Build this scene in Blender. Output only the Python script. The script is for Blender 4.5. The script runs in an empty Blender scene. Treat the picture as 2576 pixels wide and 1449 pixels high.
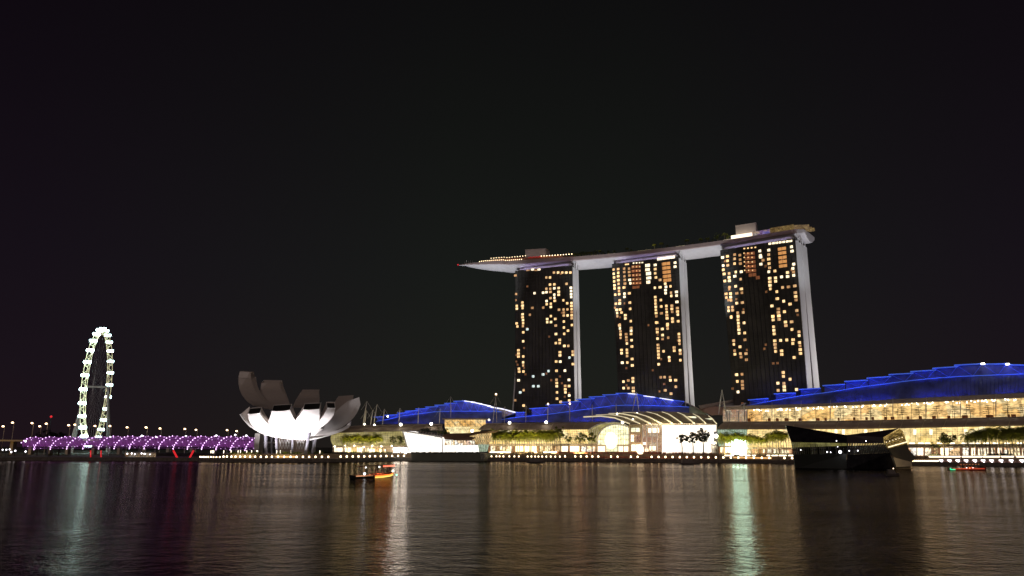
import bpy, math, random
from mathutils import Vector, Matrix

random.seed(7)
SC = bpy.context.scene
COL = SC.collection

# ------------------------------------------------------------------ camera
CAM_H = 11.0
PITCH = math.radians(12.1)
ROLL = math.radians(0.2)
FPX = 1874.0           # focal length in pixels of a 2576 px wide picture
cam_d = bpy.data.cameras.new('camera')
cam_d.sensor_width = 36.0
cam_d.lens = 36.0 * FPX / 2576.0
cam_d.clip_start = 0.5
cam_d.clip_end = 20000
cam = bpy.data.objects.new('camera', cam_d)
COL.objects.link(cam)
cam.matrix_world = Matrix.Translation((0, 0, CAM_H)) @ Matrix.Rotation(math.pi / 2 + PITCH, 4, 'X') @ Matrix.Rotation(ROLL, 4, 'Z')
SC.camera = cam

# ------------------------------------------------------------------ world: a night sky with city glow
world = bpy.data.worlds.new("World")
SC.world = world
world.use_nodes = True
wn = world.node_tree.nodes
wl = world.node_tree.links
for n in list(wn):
    wn.remove(n)
wo = wn.new('ShaderNodeOutputWorld')
wb = wn.new('ShaderNodeBackground')
wtc = wn.new('ShaderNodeTexCoord')
wsep = wn.new('ShaderNodeSeparateXYZ')
wr = wn.new('ShaderNodeValToRGB')
wl.new(wtc.outputs['Generated'], wsep.inputs[0])
wl.new(wsep.outputs['Z'], wr.inputs[0])
wr2 = wn.new('ShaderNodeValToRGB')            # lens vignetting put into the sky colour: greenish over the towers, purple black sideways
wabs = wn.new('ShaderNodeMath')
wabs.operation = 'ABSOLUTE'
wsh = wn.new('ShaderNodeMath')
wsh.operation = 'SUBTRACT'
wsh.inputs[1].default_value = 0.04
wl.new(wsep.outputs['X'], wsh.inputs[0])
wl.new(wsh.outputs[0], wabs.inputs[0])
wl.new(wabs.outputs[0], wr2.inputs[0])
wr2.color_ramp.elements[0].position = 0.12
wr2.color_ramp.elements[0].color = (1.0, 1.06, 1.0, 1)
wr2.color_ramp.elements[1].position = 0.58
wr2.color_ramp.elements[1].color = (0.86, 0.52, 0.95, 1)
wmul = wn.new('ShaderNodeMix')
wmul.data_type = 'RGBA'
wmul.blend_type = 'MULTIPLY'
wmul.inputs[0].default_value = 1.0
wl.new(wr.outputs[0], wmul.inputs[6])
wl.new(wr2.outputs[0], wmul.inputs[7])
wl.new(wmul.outputs[2], wb.inputs[0])
wl.new(wb.outputs[0], wo.inputs[0])
cr = wr.color_ramp
cr.elements[0].position = 0.0
cr.elements[0].color = (0.0140, 0.0125, 0.0098, 1)
cr.elements[1].position = 0.62
cr.elements[1].color = (0.0036, 0.0030, 0.0038, 1)
e = cr.elements.new(0.09)
e.color = (0.0116, 0.0118, 0.0102, 1)
e = cr.elements.new(0.22)
e.color = (0.0090, 0.0098, 0.0090, 1)
e = cr.elements.new(0.42)
e.color = (0.0060, 0.0062, 0.0060, 1)
wb.inputs[1].default_value = 1.0

SC.view_settings.view_transform = 'Standard'
SC.view_settings.look = 'None'
SC.view_settings.exposure = 0.0
SC.view_settings.gamma = 1.0
SC.render.engine = 'CYCLES'
SC.cycles.use_denoising = True
SC.cycles.max_bounces = 6
SC.cycles.diffuse_bounces = 2
SC.cycles.glossy_bounces = 3
SC.cycles.transmission_bounces = 3
SC.cycles.sample_clamp_indirect = 4.0
SC.cycles.use_light_tree = True
SC.cycles.caustics_reflective = False

# ------------------------------------------------------------------ measuring helpers
def ray(px, py):
    x = (px - 1288.0) / FPX
    y = (724.5 - py) / FPX
    xr = x * math.cos(ROLL) - y * math.sin(ROLL)
    yr = x * math.sin(ROLL) + y * math.cos(ROLL)
    return Vector((xr, math.cos(PITCH) - yr * math.sin(PITCH), math.sin(PITCH) + yr * math.cos(PITCH)))
CAMP = Vector((0, 0, CAM_H))
def at(px, py, Y):
    d = ray(px, py)
    return CAMP + d * (Y / d.y)
def onz(px, py, z):
    d = ray(px, py)
    return CAMP + d * ((z - CAM_H) / d.z)
def onplane(px, py, p0, n):
    d = ray(px, py)
    return CAMP + d * ((p0 - CAMP).dot(n) / d.dot(n))
# the quay line in front of the shopping halls; everything there is set a number of metres inland from it
QUAY = [(-420, 668), (-200, 654), (-88, 648), (-22, 642), (73, 632), (177, 594), (285, 520), (345, 484), (640, 305)]
def quay_off(d):
    return [(x + 0.40 * d, y + 0.917 * d) for x, y in QUAY]
def W(px, py, d):
    r = ray(px, py)
    pts = quay_off(d)
    for (x0, y0), (x1, y1) in zip(pts[:-1], pts[1:]):
        ex, ey = x1 - x0, y1 - y0
        den = r.x * ey - r.y * ex
        if abs(den) < 1e-9:
            continue
        t = (x0 * ey - y0 * ex) / den
        s = (x0 * r.y - y0 * r.x) / den
        if t > 0 and -1e-6 <= s <= 1 + 1e-6:
            return CAMP + r * t
    return at(px, py, pts[0][1])
def crop(x0, y0, s):
    return lambda x, y: ((x0 + s * x) / 1.56522, (y0 + s * y) / 1.56522)
K1 = crop(0, 1250, 600 / 1449)
K2 = crop(500, 1420, 600 / 2022)
K3 = crop(900, 1420, 600 / 2022)
K4 = crop(1300, 1500, 600 / 2174)
K5 = crop(1800, 1500, 600 / 2174)
K6 = crop(2300, 1500, 600 / 2174)
K7 = crop(2750, 1500, 600 / 2174)
K8 = crop(3250, 1400, 782 / 2266)
KT1 = crop(2000, 1000, 300 / 1552)
KT1b = crop(2000, 1280, 300 / 1358)
KT2 = crop(2390, 1000, 330 / 1708)
KT2b = crop(2380, 1200, 500 / 1610)
KT3 = crop(2820, 930, 380 / 1721)
KT3b = crop(2800, 1150, 500 / 1449)

# ------------------------------------------------------------------ materials
def mat(name, color, rough=0.6, metal=0.0, vary=0.12, scale=0.3, spec=0.5, bump=0.0):
    m = bpy.data.materials.new(name)
    m.use_nodes = True
    nt = m.node_tree
    b = nt.nodes['Principled BSDF']
    b.inputs['Roughness'].default_value = rough
    b.inputs['Metallic'].default_value = metal
    b.inputs['Specular IOR Level'].default_value = spec
    tc = nt.nodes.new('ShaderNodeTexCoord')
    nz = nt.nodes.new('ShaderNodeTexNoise')
    nz.inputs['Scale'].default_value = scale
    nz.inputs['Detail'].default_value = 5
    nt.links.new(tc.outputs['Object'], nz.inputs['Vector'])
    rp = nt.nodes.new('ShaderNodeValToRGB')
    lo = [max(0, c * (1 - vary)) for c in color]
    hi = [min(1, c * (1 + vary)) for c in color]
    rp.color_ramp.elements[0].position = 0.3
    rp.color_ramp.elements[1].position = 0.7
    rp.color_ramp.elements[0].color = (*lo, 1)
    rp.color_ramp.elements[1].color = (*hi, 1)
    nt.links.new(nz.outputs['Fac'], rp.inputs[0])
    nt.links.new(rp.outputs[0], b.inputs['Base Color'])
    if bump:
        bp = nt.nodes.new('ShaderNodeBump')
        bp.inputs['Strength'].default_value = bump
        nt.links.new(nz.outputs['Fac'], bp.inputs['Height'])
        nt.links.new(bp.outputs[0], b.inputs['Normal'])
    return m

def glow(name, color, strength, base=None):
    m = bpy.data.materials.new(name)
    m.use_nodes = True
    b = m.node_tree.nodes['Principled BSDF']
    b.inputs['Base Color'].default_value = (*(base or color), 1)
    b.inputs['Roughness'].default_value = 0.5
    b.inputs['Emission Color'].default_value = (*color, 1)
    b.inputs['Emission Strength'].default_value = strength
    return m

def interior(name, cols, strength, cell=0.25, stretch=(1, 1, 1.4), detail=0.9, lo=0.35):
    """Lit rooms seen through glass: bays of differing brightness with lamps and clutter in them."""
    m = bpy.data.materials.new(name)
    m.use_nodes = True
    nt = m.node_tree
    b = nt.nodes['Principled BSDF']
    b.inputs['Base Color'].default_value = (0.05, 0.045, 0.035, 1)
    b.inputs['Roughness'].default_value = 0.25
    tc = nt.nodes.new('ShaderNodeTexCoord')
    mp = nt.nodes.new('ShaderNodeMapping')
    mp.inputs['Scale'].default_value = stretch
    nt.links.new(tc.outputs['Object'], mp.inputs['Vector'])
    vo = nt.nodes.new('ShaderNodeTexVoronoi')
    vo.distance = 'CHEBYCHEV'
    vo.inputs['Scale'].default_value = cell
    nt.links.new(mp.outputs[0], vo.inputs['Vector'])
    sx = nt.nodes.new('ShaderNodeSeparateColor')
    nt.links.new(vo.outputs['Color'], sx.inputs[0])
    rp = nt.nodes.new('ShaderNodeValToRGB')
    els = rp.color_ramp.elements
    els[0].color = (*cols[0], 1)
    els[1].color = (*cols[-1], 1)
    for i, c in enumerate(cols[1:-1]):
        q = els.new((i + 1) / (len(cols) - 1))
        q.color = (*c, 1)
    nt.links.new(sx.outputs[0], rp.inputs[0])
    nz = nt.nodes.new('ShaderNodeTexNoise')
    nz.inputs['Scale'].default_value = detail
    nz.inputs['Detail'].default_value = 4
    nt.links.new(mp.outputs[0], nz.inputs['Vector'])
    mr = nt.nodes.new('ShaderNodeMapRange')
    mr.inputs['From Min'].default_value = 0.35
    mr.inputs['From Max'].default_value = 0.68
    mr.inputs['To Min'].default_value = lo * strength
    mr.inputs['To Max'].default_value = 1.35 * strength
    nt.links.new(nz.outputs['Fac'], mr.inputs[0])
    nt.links.new(rp.outputs[0], b.inputs['Emission Color'])
    nt.links.new(mr.outputs[0], b.inputs['Emission Strength'])
    return m

M = {}
M['white'] = mat('white_panel', (0.78, 0.77, 0.78), 0.35, vary=0.04, scale=0.15)
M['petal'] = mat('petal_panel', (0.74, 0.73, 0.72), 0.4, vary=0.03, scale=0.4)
M['petal_shaded'] = mat('petal_panel_shaded', (0.48, 0.42, 0.38), 0.5, vary=0.05, scale=0.4)  # white petals away from the floods: brownish shade put into the colour
M['concrete'] = mat('concrete', (0.38, 0.36, 0.35), 0.8, scale=0.4)
M['darkglass'] = mat('dark_glass', (0.026, 0.027, 0.026), 0.22, vary=0.5, scale=0.06, spec=0.6)
M['towerglass'] = mat('tower_glass', (0.072, 0.070, 0.066), 0.5, vary=0.45, scale=0.05, spec=0.25)
M['slab'] = mat('slab_edge', (0.050, 0.049, 0.046), 0.5, vary=0.3, scale=0.2)
M['black'] = mat('black_steel', (0.012, 0.011, 0.014), 0.4)
M['steel'] = mat('pale_steel', (0.62, 0.60, 0.60), 0.35, metal=0.2)
M['grey'] = mat('grey_column', (0.16, 0.16, 0.19), 0.5)
M['brownroof'] = mat('brown_roof_sheet', (0.30, 0.235, 0.185), 0.55, scale=0.15, vary=0.18)
M['canopy'] = mat('canopy_sheet', (0.42, 0.36, 0.24), 0.5, scale=0.1, vary=0.12)
M['fascia'] = mat('fascia', (0.40, 0.33, 0.28), 0.5)
M['bluelit_roof'] = mat('roof_panel_blue_lit', (0.09, 0.12, 0.38), 0.55, vary=0.45, scale=0.12)  # blue of the floodlights put into the panel colour
M['stone'] = mat('quay_stone', (0.12, 0.10, 0.085), 0.8, vary=0.35, scale=0.5, bump=0.3)
M['deck'] = mat('timber_deck', (0.20, 0.14, 0.09), 0.7, vary=0.3, scale=1.2)
M['land'] = mat('land', (0.05, 0.05, 0.042), 0.9, vary=0.4, scale=0.05)
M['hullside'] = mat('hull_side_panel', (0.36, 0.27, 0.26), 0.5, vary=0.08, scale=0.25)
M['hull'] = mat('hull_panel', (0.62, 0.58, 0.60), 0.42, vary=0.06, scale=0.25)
M['trunk'] = mat('bark', (0.20, 0.17, 0.12), 0.85, vary=0.3, scale=3)
M['bark_dark'] = mat('bark_dark', (0.05, 0.035, 0.03), 0.9)
def foliage(name, col):
    m = mat(name, col, 0.6, vary=0.5, scale=1.2)
    b = m.node_tree.nodes['Principled BSDF']
    b.inputs['Subsurface Weight'].default_value = 0.0
    b.inputs['Transmission Weight'].default_value = 0.0
    nt = m.node_tree
    tr = nt.nodes.new('ShaderNodeBsdfTranslucent')
    tr.inputs[0].default_value = (min(1, col[0] * 1.6), min(1, col[1] * 1.7), col[2] * 0.8, 1)
    mx = nt.nodes.new('ShaderNodeMixShader')
    mx.inputs[0].default_value = 0.5
    out = nt.nodes['Material Output']
    nt.links.new(b.outputs[0], mx.inputs[1])
    nt.links.new(tr.outputs[0], mx.inputs[2])
    nt.links.new(mx.outputs[0], out.inputs['Surface'])
    return m
M['palmleaf'] = foliage('palm_frond', (0.17, 0.18, 0.035))
M['leaf'] = foliage('leaf', (0.085, 0.095, 0.022))
M['leafdark'] = foliage('leaf_dark', (0.016, 0.018, 0.012))
M['hedge'] = foliage('hedge_leaf', (0.10, 0.12, 0.025))

M['warmwin'] = glow('window_warm', (1.0, 0.64, 0.29), 1.3)
M['warmwin_b'] = glow('window_warm_bright', (1.0, 0.70, 0.36), 1.55)
M['warmwin_c'] = glow('window_warm_soft', (1.0, 0.60, 0.28), 0.72)
M['whitewin'] = glow('window_white', (1.0, 0.83, 0.55), 1.7)
M['dimwin'] = glow('window_dim', (1.0, 0.55, 0.24), 0.42)
M['curtainwin'] = glow('window_curtained', (1.0, 0.5, 0.22), 0.05)
M['cool_pane'] = glow('window_cool_reflection', (0.75, 0.9, 0.85), 1.0)  # cool windows, and reflections on the left tower's glass painted as panes
M['redroom'] = glow('window_red_brown', (0.9, 0.34, 0.15), 0.09)
M['orangeroom'] = glow('window_orange', (1.0, 0.46, 0.15), 0.5)
M['shopwhite'] = glow('shop_light', (1.0, 0.83, 0.60), 1.9)
M['lamp'] = glow('lamp_light', (1.0, 0.76, 0.46), 6.5)
M['lamp_small'] = glow('lamp_light_small', (1.0, 0.72, 0.42), 5.0)
M['flood'] = glow('flood_lamp', (1.0, 0.93, 0.75), 10.0)
M['lampcool'] = glow('lamp_light_cool', (0.95, 0.93, 1.0), 4.5)
M['streetlamp'] = glow('street_lamp_light', (1.0, 0.66, 0.36), 7.0)
M['red'] = glow('red_light', (1.0, 0.03, 0.04), 0.6)
M['strip'] = glow('light_strip', (1.0, 0.86, 0.66), 3.2)
M['screen'] = glow('big_screen_light', (1.0, 0.92, 0.78), 1.5)
M['entrance'] = glow('entrance_light', (0.62, 1.0, 0.84), 14.0)
M['purple'] = glow('purple_light', (0.86, 0.52, 1.0), 3.6)
M['purplemesh'] = glow('purple_glow_steel', (0.40, 0.06, 0.46), 0.36, base=(0.3, 0.25, 0.35))  # steel glows by itself, standing in for purple lamplight on the tubes
M['blueedge'] = glow('blue_led_edge', (0.10, 0.22, 1.0), 0.34)
M['bluestrut'] = glow('blue_glow_strut', (0.08, 0.16, 1.0), 0.24)  # struts glow by themselves in place of blue floodlight on them
M['whiteedge'] = glow('white_led_edge', (0.85, 0.85, 1.0), 1.6)
M['wheelyellow'] = glow('wheel_rim_light', (1.0, 0.92, 0.58), 0.36)
M['wheelwhite'] = glow('capsule_light', (0.70, 1.0, 1.0), 9.5)
M['lvwhite'] = interior('glass_white_lit', [(1, .88, .72), (1, .93, .82), (1, .96, 0.88)], 1.5, cell=0.16, lo=0.75)
M['goldhall'] = interior('hall_gold', [(.95, .52, .14), (1, .66, .26), (1, .78, .40), (1, .62, .22)], 0.95, cell=0.10, lo=0.5, detail=0.35)
M['gallery'] = interior('gallery_gold', [(1, .60, .20), (1, .70, .30), (1, .78, .40), (1, .54, .16)], 1.05, cell=0.07, stretch=(1, 1, 1.6), lo=0.45, detail=0.3)
M['mallglass'] = interior('mall_interior', [(.86, .60, .20), (1, .74, .32), (.74, .52, .19), (1, .84, .46)], 1.3, cell=0.10, stretch=(1, 1, 1.0), lo=0.6, detail=0.25)
M['mallglassdim'] = interior('mall_interior_dim', [(.50, .42, .15), (.66, .56, .22), (.44, .36, .13), (.80, .68, .32)], 0.60, cell=0.10, lo=0.6, detail=0.2)
M['mallgreen'] = interior('mall_interior_green', [(.62, .9, .6), (.8, 1, .75), (.5, .7, .45)], 0.5, cell=0.15, lo=0.45)
M['shops'] = interior('shop_interiors', [(.55, .22, .08), (1, .8, .52), (1, .93, .8), (.45, .2, .08), (1, .75, .4), (1, 1, .95)], 1.45, cell=0.16, stretch=(1, 1, 0.8), lo=0.2, detail=0.8)
M['atrium'] = interior('atrium_interior', [(.75, .42, .24), (1, .72, .42), (.62, .30, .2), (1, .85, .6)], 0.62, cell=0.2, stretch=(1, 1, 1.5), lo=0.4)
M['archglass'] = interior('arch_hall_interior', [(.9, .8, .38), (1, .9, .55), (.85, .85, .5), (1, .98, .7)], 1.5, cell=0.12, lo=0.6, detail=.3)

# ------------------------------------------------------------------ mesh helpers
class MB:
    def __init__(s):
        s.v = []
        s.f = []
    def quad(s, a, b, c, d):
        i = len(s.v)
        s.v += [Vector(a), Vector(b), Vector(c), Vector(d)]
        s.f.append((i, i + 1, i + 2, i + 3))
    def poly(s, pts):
        i = len(s.v)
        s.v += [Vector(p) for p in pts]
        s.f.append(tuple(range(i, i + len(pts))))
    def hexa(s, p):            # 8 corners: bottom 4 then top 4
        i = len(s.v)
        s.v += [Vector(q) for q in p]
        for f in ((3, 2, 1, 0), (4, 5, 6, 7), (0, 1, 5, 4), (1, 2, 6, 5), (2, 3, 7, 6), (3, 0, 4, 7)):
            s.f.append(tuple(i + k for k in f))
    def box(s, c, sz, rz=0.0):
        hx, hy, hz = sz[0] / 2, sz[1] / 2, sz[2] / 2
        ca, sa = math.cos(rz), math.sin(rz)
        pts = []
        for z in (-hz, hz):
            for x, y in ((-hx, -hy), (hx, -hy), (hx, hy), (-hx, hy)):
                pts.append((c[0] + x * ca - y * sa, c[1] + x * sa + y * ca, c[2] + z))
        s.hexa(pts)
    def slab(s, a, b, c, d, t):
        """a thick sheet: quad a b c d extruded by vector t"""
        t = Vector(t)
        a, b, c, d = map(Vector, (a, b, c, d))
        s.hexa([a, b, c, d, a + t, b + t, c + t, d + t])
    def prism(s, pts, t):
        t = Vector(t)
        i = len(s.v)
        n = len(pts)
        s.v += [Vector(p) for p in pts] + [Vector(p) + t for p in pts]
        s.f.append(tuple(range(i + n - 1, i - 1, -1)))
        s.f.append(tuple(range(i + n, i + 2 * n)))
        for k in range(n):
            k2 = (k + 1) % n
            s.f.append((i + k, i + k2, i + n + k2, i + n + k))
    def tube(s, p, q, r, n=6, r2=None):
        s.path([p, q], [r, r if r2 is None else r2], n)
    def path(s, pts, r, n=6, closed=False):
        pts = [Vector(p) for p in pts]
        if not isinstance(r, (list, tuple)):
            r = [r] * len(pts)
        i = len(s.v)
        m = len(pts)
        for k, p in enumerate(pts):
            if closed:
                d = pts[(k + 1) % m] - pts[k - 1]
            else:
                d = pts[min(k + 1, m - 1)] - pts[max(k - 1, 0)]
            if d.length < 1e-9:
                d = Vector((0, 0, 1))
            d.normalize()
            u = d.cross(Vector((0, 0, 1)))
            if u.length < 1e-3:
                u = d.cross(Vector((0, 1, 0)))
            u.normalize()
            w = u.cross(d)
            for j in range(n):
                a = 2 * math.pi * j / n + math.pi / n
                s.v.append(p + (u * math.cos(a) + w * math.sin(a)) * r[k])
        segs = m if closed else m - 1
        for k in range(segs):
            k2 = (k + 1) % m
            for j in range(n):
                j2 = (j + 1) % n
                s.f.append((i + k * n + j, i + k2 * n + j, i + k2 * n + j2, i + k * n + j2))
        if not closed:
            s.f.append(tuple(i + j for j in range(n)))
            s.f.append(tuple(i + (m - 1) * n + j for j in range(n - 1, -1, -1)))
    def ball(s, c, r, n=8, m=5, sz=1.0):
        c = Vector(c)
        i = len(s.v)
        for a in range(1, m):
            th = math.pi * a / m
            for j in range(n):
                ph = 2 * math.pi * j / n
                s.v.append(c + Vector((r * math.sin(th) * math.cos(ph), r * math.sin(th) * math.sin(ph), r * sz * math.cos(th))))
        t = len(s.v)
        s.v += [c + Vector((0, 0, r * sz)), c - Vector((0, 0, r * sz))]
        for j in range(n):
            j2 = (j + 1) % n
            s.f.append((t, i + j, i + j2))
            s.f.append((t + 1, i + (m - 2) * n + j2, i + (m - 2) * n + j))
            for a in range(m - 2):
                s.f.append((i + a * n + j, i + (a + 1) * n + j, i + (a + 1) * n + j2, i + a * n + j2))
    def grid(s, rows):
        """rows of points -> a surface"""
        i = len(s.v)
        n = len(rows[0])
        for r in rows:
            s.v += [Vector(p) for p in r]
        for a in range(len(rows) - 1):
            for b in range(n - 1):
                s.f.append((i + a * n + b, i + a * n + b + 1, i + (a + 1) * n + b + 1, i + (a + 1) * n + b))
    def mesh(s, name, m, o, smooth=False):
        me = bpy.data.meshes.new(name)
        o = Vector(o)
        me.from_pydata([tuple(p - o) for p in s.v], [], s.f)
        me.materials.append(m)
        if smooth:
            for p in me.polygons:
                p.use_smooth = True
        me.update()
        return me

SPLIT = {'deck_lamps': 'deck_lamp', 'ceiling_lamps': 'ceiling_lamp', 'gallery_ceiling_lamps': 'ceiling_lamp', 'cornice_lights': 'cornice_light', 'column_uplights': 'column_uplight', 'canopy_ribs': 'long_canopy_rib',
         'roof_lamps': 'roof_lamp', 'inside_lamps': 'inside_lamp', 'flank_lamps': 'flank_lamp', 'red_lanterns': 'red_lantern', 'white_lamps': 'white_lamp', 'gallery_furniture': 'planter_box', 'red_bar_lights': 'red_bar_light',
         'under_canopy_lights': 'under_canopy_light', 'string_bulbs': 'bulb'}
def pieces(mb):
    """the separate pieces of a mesh, each as a mesh of its own"""
    up = list(range(len(mb.v)))
    def root(i):
        while up[i] != i:
            up[i] = up[up[i]]
            i = up[i]
        return i
    for f in mb.f:
        for k in f[1:]:
            up[root(k)] = root(f[0])
    out = {}
    for f in mb.f:
        q, ix = out.setdefault(root(f[0]), (MB(), {}))
        g = []
        for k in f:
            if k not in ix:
                ix[k] = len(q.v)
                q.v.append(mb.v[k])
            g.append(ix[k])
        q.f.append(tuple(g))
    return [q for q, _ in out.values()]
def part(name, mb, m, parent, smooth=False, label=None, kind=None):
    if name in SPLIT:
        for q in pieces(mb):
            o = part(SPLIT[name], q, m, parent, smooth, label, kind)
        return o
    org = Vector((0, 0, 0))
    q = parent
    while q is not None:
        org += q.location
        q = q.parent
    o = bpy.data.objects.new(name, mb.mesh(name, m, org, smooth))
    COL.objects.link(o)
    o.parent = parent
    if label: o['label'] = label
    if kind: o['kind'] = kind
    return o
def thing(name, label, cat, loc, group=None):
    o = bpy.data.objects.new(name, None)
    o.empty_display_size = 1
    COL.objects.link(o)
    o.location = loc
    o['label'] = label
    o['category'] = cat
    if group: o['group'] = group
    return o
def single(name, mb, m, label, cat, loc=(0, 0, 0), group=None, kind=None, smooth=False):
    o = bpy.data.objects.new(name, mb.mesh(name, m, loc, smooth))
    COL.objects.link(o)
    o.location = loc
    if label: o['label'] = label
    if cat: o['category'] = cat
    if group: o['group'] = group
    if kind: o['kind'] = kind
    return o
def struct(name, mb, m, label=None):
    o = bpy.data.objects.new(name, mb.mesh(name, m, (0, 0, 0)))
    COL.objects.link(o)
    o['kind'] = 'structure'
    if label: o['label'] = label
    return o
def copy_tree(root, loc, rz=0.0, s=1.0, label=None):
    r = root.copy()
    COL.objects.link(r)
    r.location = loc
    r.rotation_euler = (0, 0, rz)
    r.scale = (s, s, s)
    if label: r['label'] = label
    for ch in list(root.children):
        c = ch.copy()
        COL.objects.link(c)
        c.parent = r
        for g in ch.children:
            d = g.copy()
            COL.objects.link(d)
            d.parent = c
    return r

def area(loc, target, sx, sy, power, color, spread=180):
    l = bpy.data.lights.new('flood_or_fill_light', 'AREA')
    l.shape = 'RECTANGLE'
    l.size = sx
    l.size_y = sy
    l.energy = power
    l.color = color
    l.spread = math.radians(spread)
    o = bpy.data.objects.new('flood_or_fill_light', l)
    COL.objects.link(o)
    o.location = loc
    o.rotation_euler = (Vector(target) - Vector(loc)).to_track_quat('-Z', 'Y').to_euler()
    return o
def spot(loc, target, power, color, ang=60, size=1.0):
    l = bpy.data.lights.new('flood_or_fill_light', 'SPOT')
    l.energy = power
    l.color = color
    l.spot_size = math.radians(ang)
    l.spot_blend = 0.8
    l.shadow_soft_size = size
    o = bpy.data.objects.new('flood_or_fill_light', l)
    COL.objects.link(o)
    o.location = loc
    o.rotation_euler = (Vector(target) - Vector(loc)).to_track_quat('-Z', 'Y').to_euler()
    return o

def V(k, x, y, d):
    """point seen at crop position (x, y), d metres inland of the quay line"""
    return W(*k(x, y), d)
def A(k, x, y, Y):
    return at(*k(x, y), Y)
def lerp(a, b, t):
    return a + (b - a) * t
def inland(p, t, up=0.0):
    return Vector(p) + Vector((0.40 * t, 0.917 * t, up))
def interp(pts, x):
    if x <= pts[0][0]:
        return pts[0][1]
    for (x0, y0), (x1, y1) in zip(pts[:-1], pts[1:]):
        if x <= x1:
            return y0 + (y1 - y0) * (x - x0) / (x1 - x0)
    return pts[-1][1]

# ------------------------------------------------------------------ water and ground
def build_water():
    m = bpy.data.materials.new('bay_water')
    m.use_nodes = True
    nt = m.node_tree
    b = nt.nodes['Principled BSDF']
    b.inputs['Base Color'].default_value = (0.006, 0.007, 0.008, 1)
    b.inputs['Roughness'].default_value = 0.10
    b.inputs['IOR'].default_value = 1.333
    b.inputs['Specular IOR Level'].default_value = 0.5
    tc = nt.nodes.new('ShaderNodeTexCoord')
    def layer(scale, stretch, detail, rot=0.0):
        mp = nt.nodes.new('ShaderNodeMapping')
        mp.inputs['Scale'].default_value = stretch
        mp.inputs['Rotation'].default_value = (0, 0, rot)
        nz = nt.nodes.new('ShaderNodeTexNoise')
        nz.inputs['Scale'].default_value = scale
        nz.inputs['Detail'].default_value = detail
        nz.inputs['Roughness'].default_value = 0.6
        nt.links.new(tc.outputs['Object'], mp.inputs['Vector'])
        nt.links.new(mp.outputs[0], nz.inputs['Vector'])
        return nz.outputs['Fac']
    def math_(op, a, c, v=None):
        n = nt.nodes.new('ShaderNodeMath')
        n.operation = op
        nt.links.new(a, n.inputs[0])
        if v is None:
            nt.links.new(c, n.inputs[1])
        else:
            n.inputs[1].default_value = v
        return n.outputs[0]
    h1 = layer(0.75, (0.95, 1.05, 1), 4, 0.14)
    h0 = layer(0.21, (0.7, 1.0, 1), 1, -0.35)
    h2 = layer(1.9, (1.15, 1.35, 1), 2, -0.2)
    hb = math_('MULTIPLY', h1, None, 0.29)
    hs = math_('MULTIPLY', h2, None, 0.11)
    hz = math_('MULTIPLY', h0, None, 0.30)
    hh = math_('ADD', math_('ADD', hb, hs), hz)
    # gusts: patches of rougher and calmer water
    g = layer(0.018, (0.6, 2.4, 1), 3)
    mr = nt.nodes.new('ShaderNodeMapRange')
    mr.inputs['From Min'].default_value = 0.35
    mr.inputs['From Max'].default_value = 0.65
    mr.inputs['To Min'].default_value = 0.42
    mr.inputs['To Max'].default_value = 1.0
    nt.links.new(g, mr.inputs[0])
    bp = nt.nodes.new('ShaderNodeBump')
    bp.inputs['Distance'].default_value = 1.0
    # sheltered, calmer water along the quay
    sp = nt.nodes.new('ShaderNodeSeparateXYZ')
    nt.links.new(tc.outputs['Object'], sp.inputs[0])
    mxx = nt.nodes.new('ShaderNodeMath')
    mxx.operation = 'MAXIMUM'
    mxx.inputs[1].default_value = 0.0
    nt.links.new(sp.outputs['X'], mxx.inputs[0])
    along = math_('ADD', sp.outputs['Y'], math_('MULTIPLY', mxx.outputs[0], None, 0.5))
    gg = math_('ADD', along, math_('MULTIPLY', g, None, 60.0))
    mc = nt.nodes.new('ShaderNodeMapRange')
    mc.inputs['From Min'].default_value = 505
    mc.inputs['From Max'].default_value = 540
    mc.inputs['To Min'].default_value = 1.0
    mc.inputs['To Max'].default_value = 0.30
    nt.links.new(gg, mc.inputs[0])
    nt.links.new(math_('MULTIPLY', mr.outputs[0], mc.outputs[0]), bp.inputs['Strength'])
    nt.links.new(hh, bp.inputs['Height'])
    nt.nodes.remove(b)
    df = nt.nodes.new('ShaderNodeBsdfDiffuse')
    df.inputs[0].default_value = (0.010, 0.009, 0.010, 1)
    gl = nt.nodes.new('ShaderNodeBsdfGlossy')
    gl.inputs['Color'].default_value = (0.37, 0.33, 0.295, 1)
    gl.inputs['Roughness'].default_value = 0.085
    fr = nt.nodes.new('ShaderNodeFresnel')
    fr.inputs['IOR'].default_value = 1.333
    mx = nt.nodes.new('ShaderNodeMixShader')
    nt.links.new(bp.outputs[0], gl.inputs['Normal'])
    nt.links.new(bp.outputs[0], fr.inputs['Normal'])
    nt.links.new(fr.outputs[0], mx.inputs[0])
    nt.links.new(df.outputs[0], mx.inputs[1])
    nt.links.new(gl.outputs[0], mx.inputs[2])
    nt.links.new(mx.outputs[0], nt.nodes['Material Output'].inputs['Surface'])
    mb = MB()
    mb.quad((-3000, -300, 0), (3000, -300, 0), (3000, 2500, 0), (-3000, 2500, 0))
    struct('water', mb, m, 'dark rippled bay water at night')
build_water()

def ribbon(front, back, z0, z1):
    """solid between two polylines of equal length"""
    mb = MB()
    for k in range(len(front) - 1):
        a, b = front[k], front[k + 1]
        c, d = back[k + 1], back[k]
        mb.hexa([(a[0], a[1], z0), (b[0], b[1], z0), (c[0], c[1], z0), (d[0], d[1], z0),
                 (a[0], a[1], z1), (b[0], b[1], z1), (c[0], c[1], z1), (d[0], d[1], z1)])
    return mb

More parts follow.
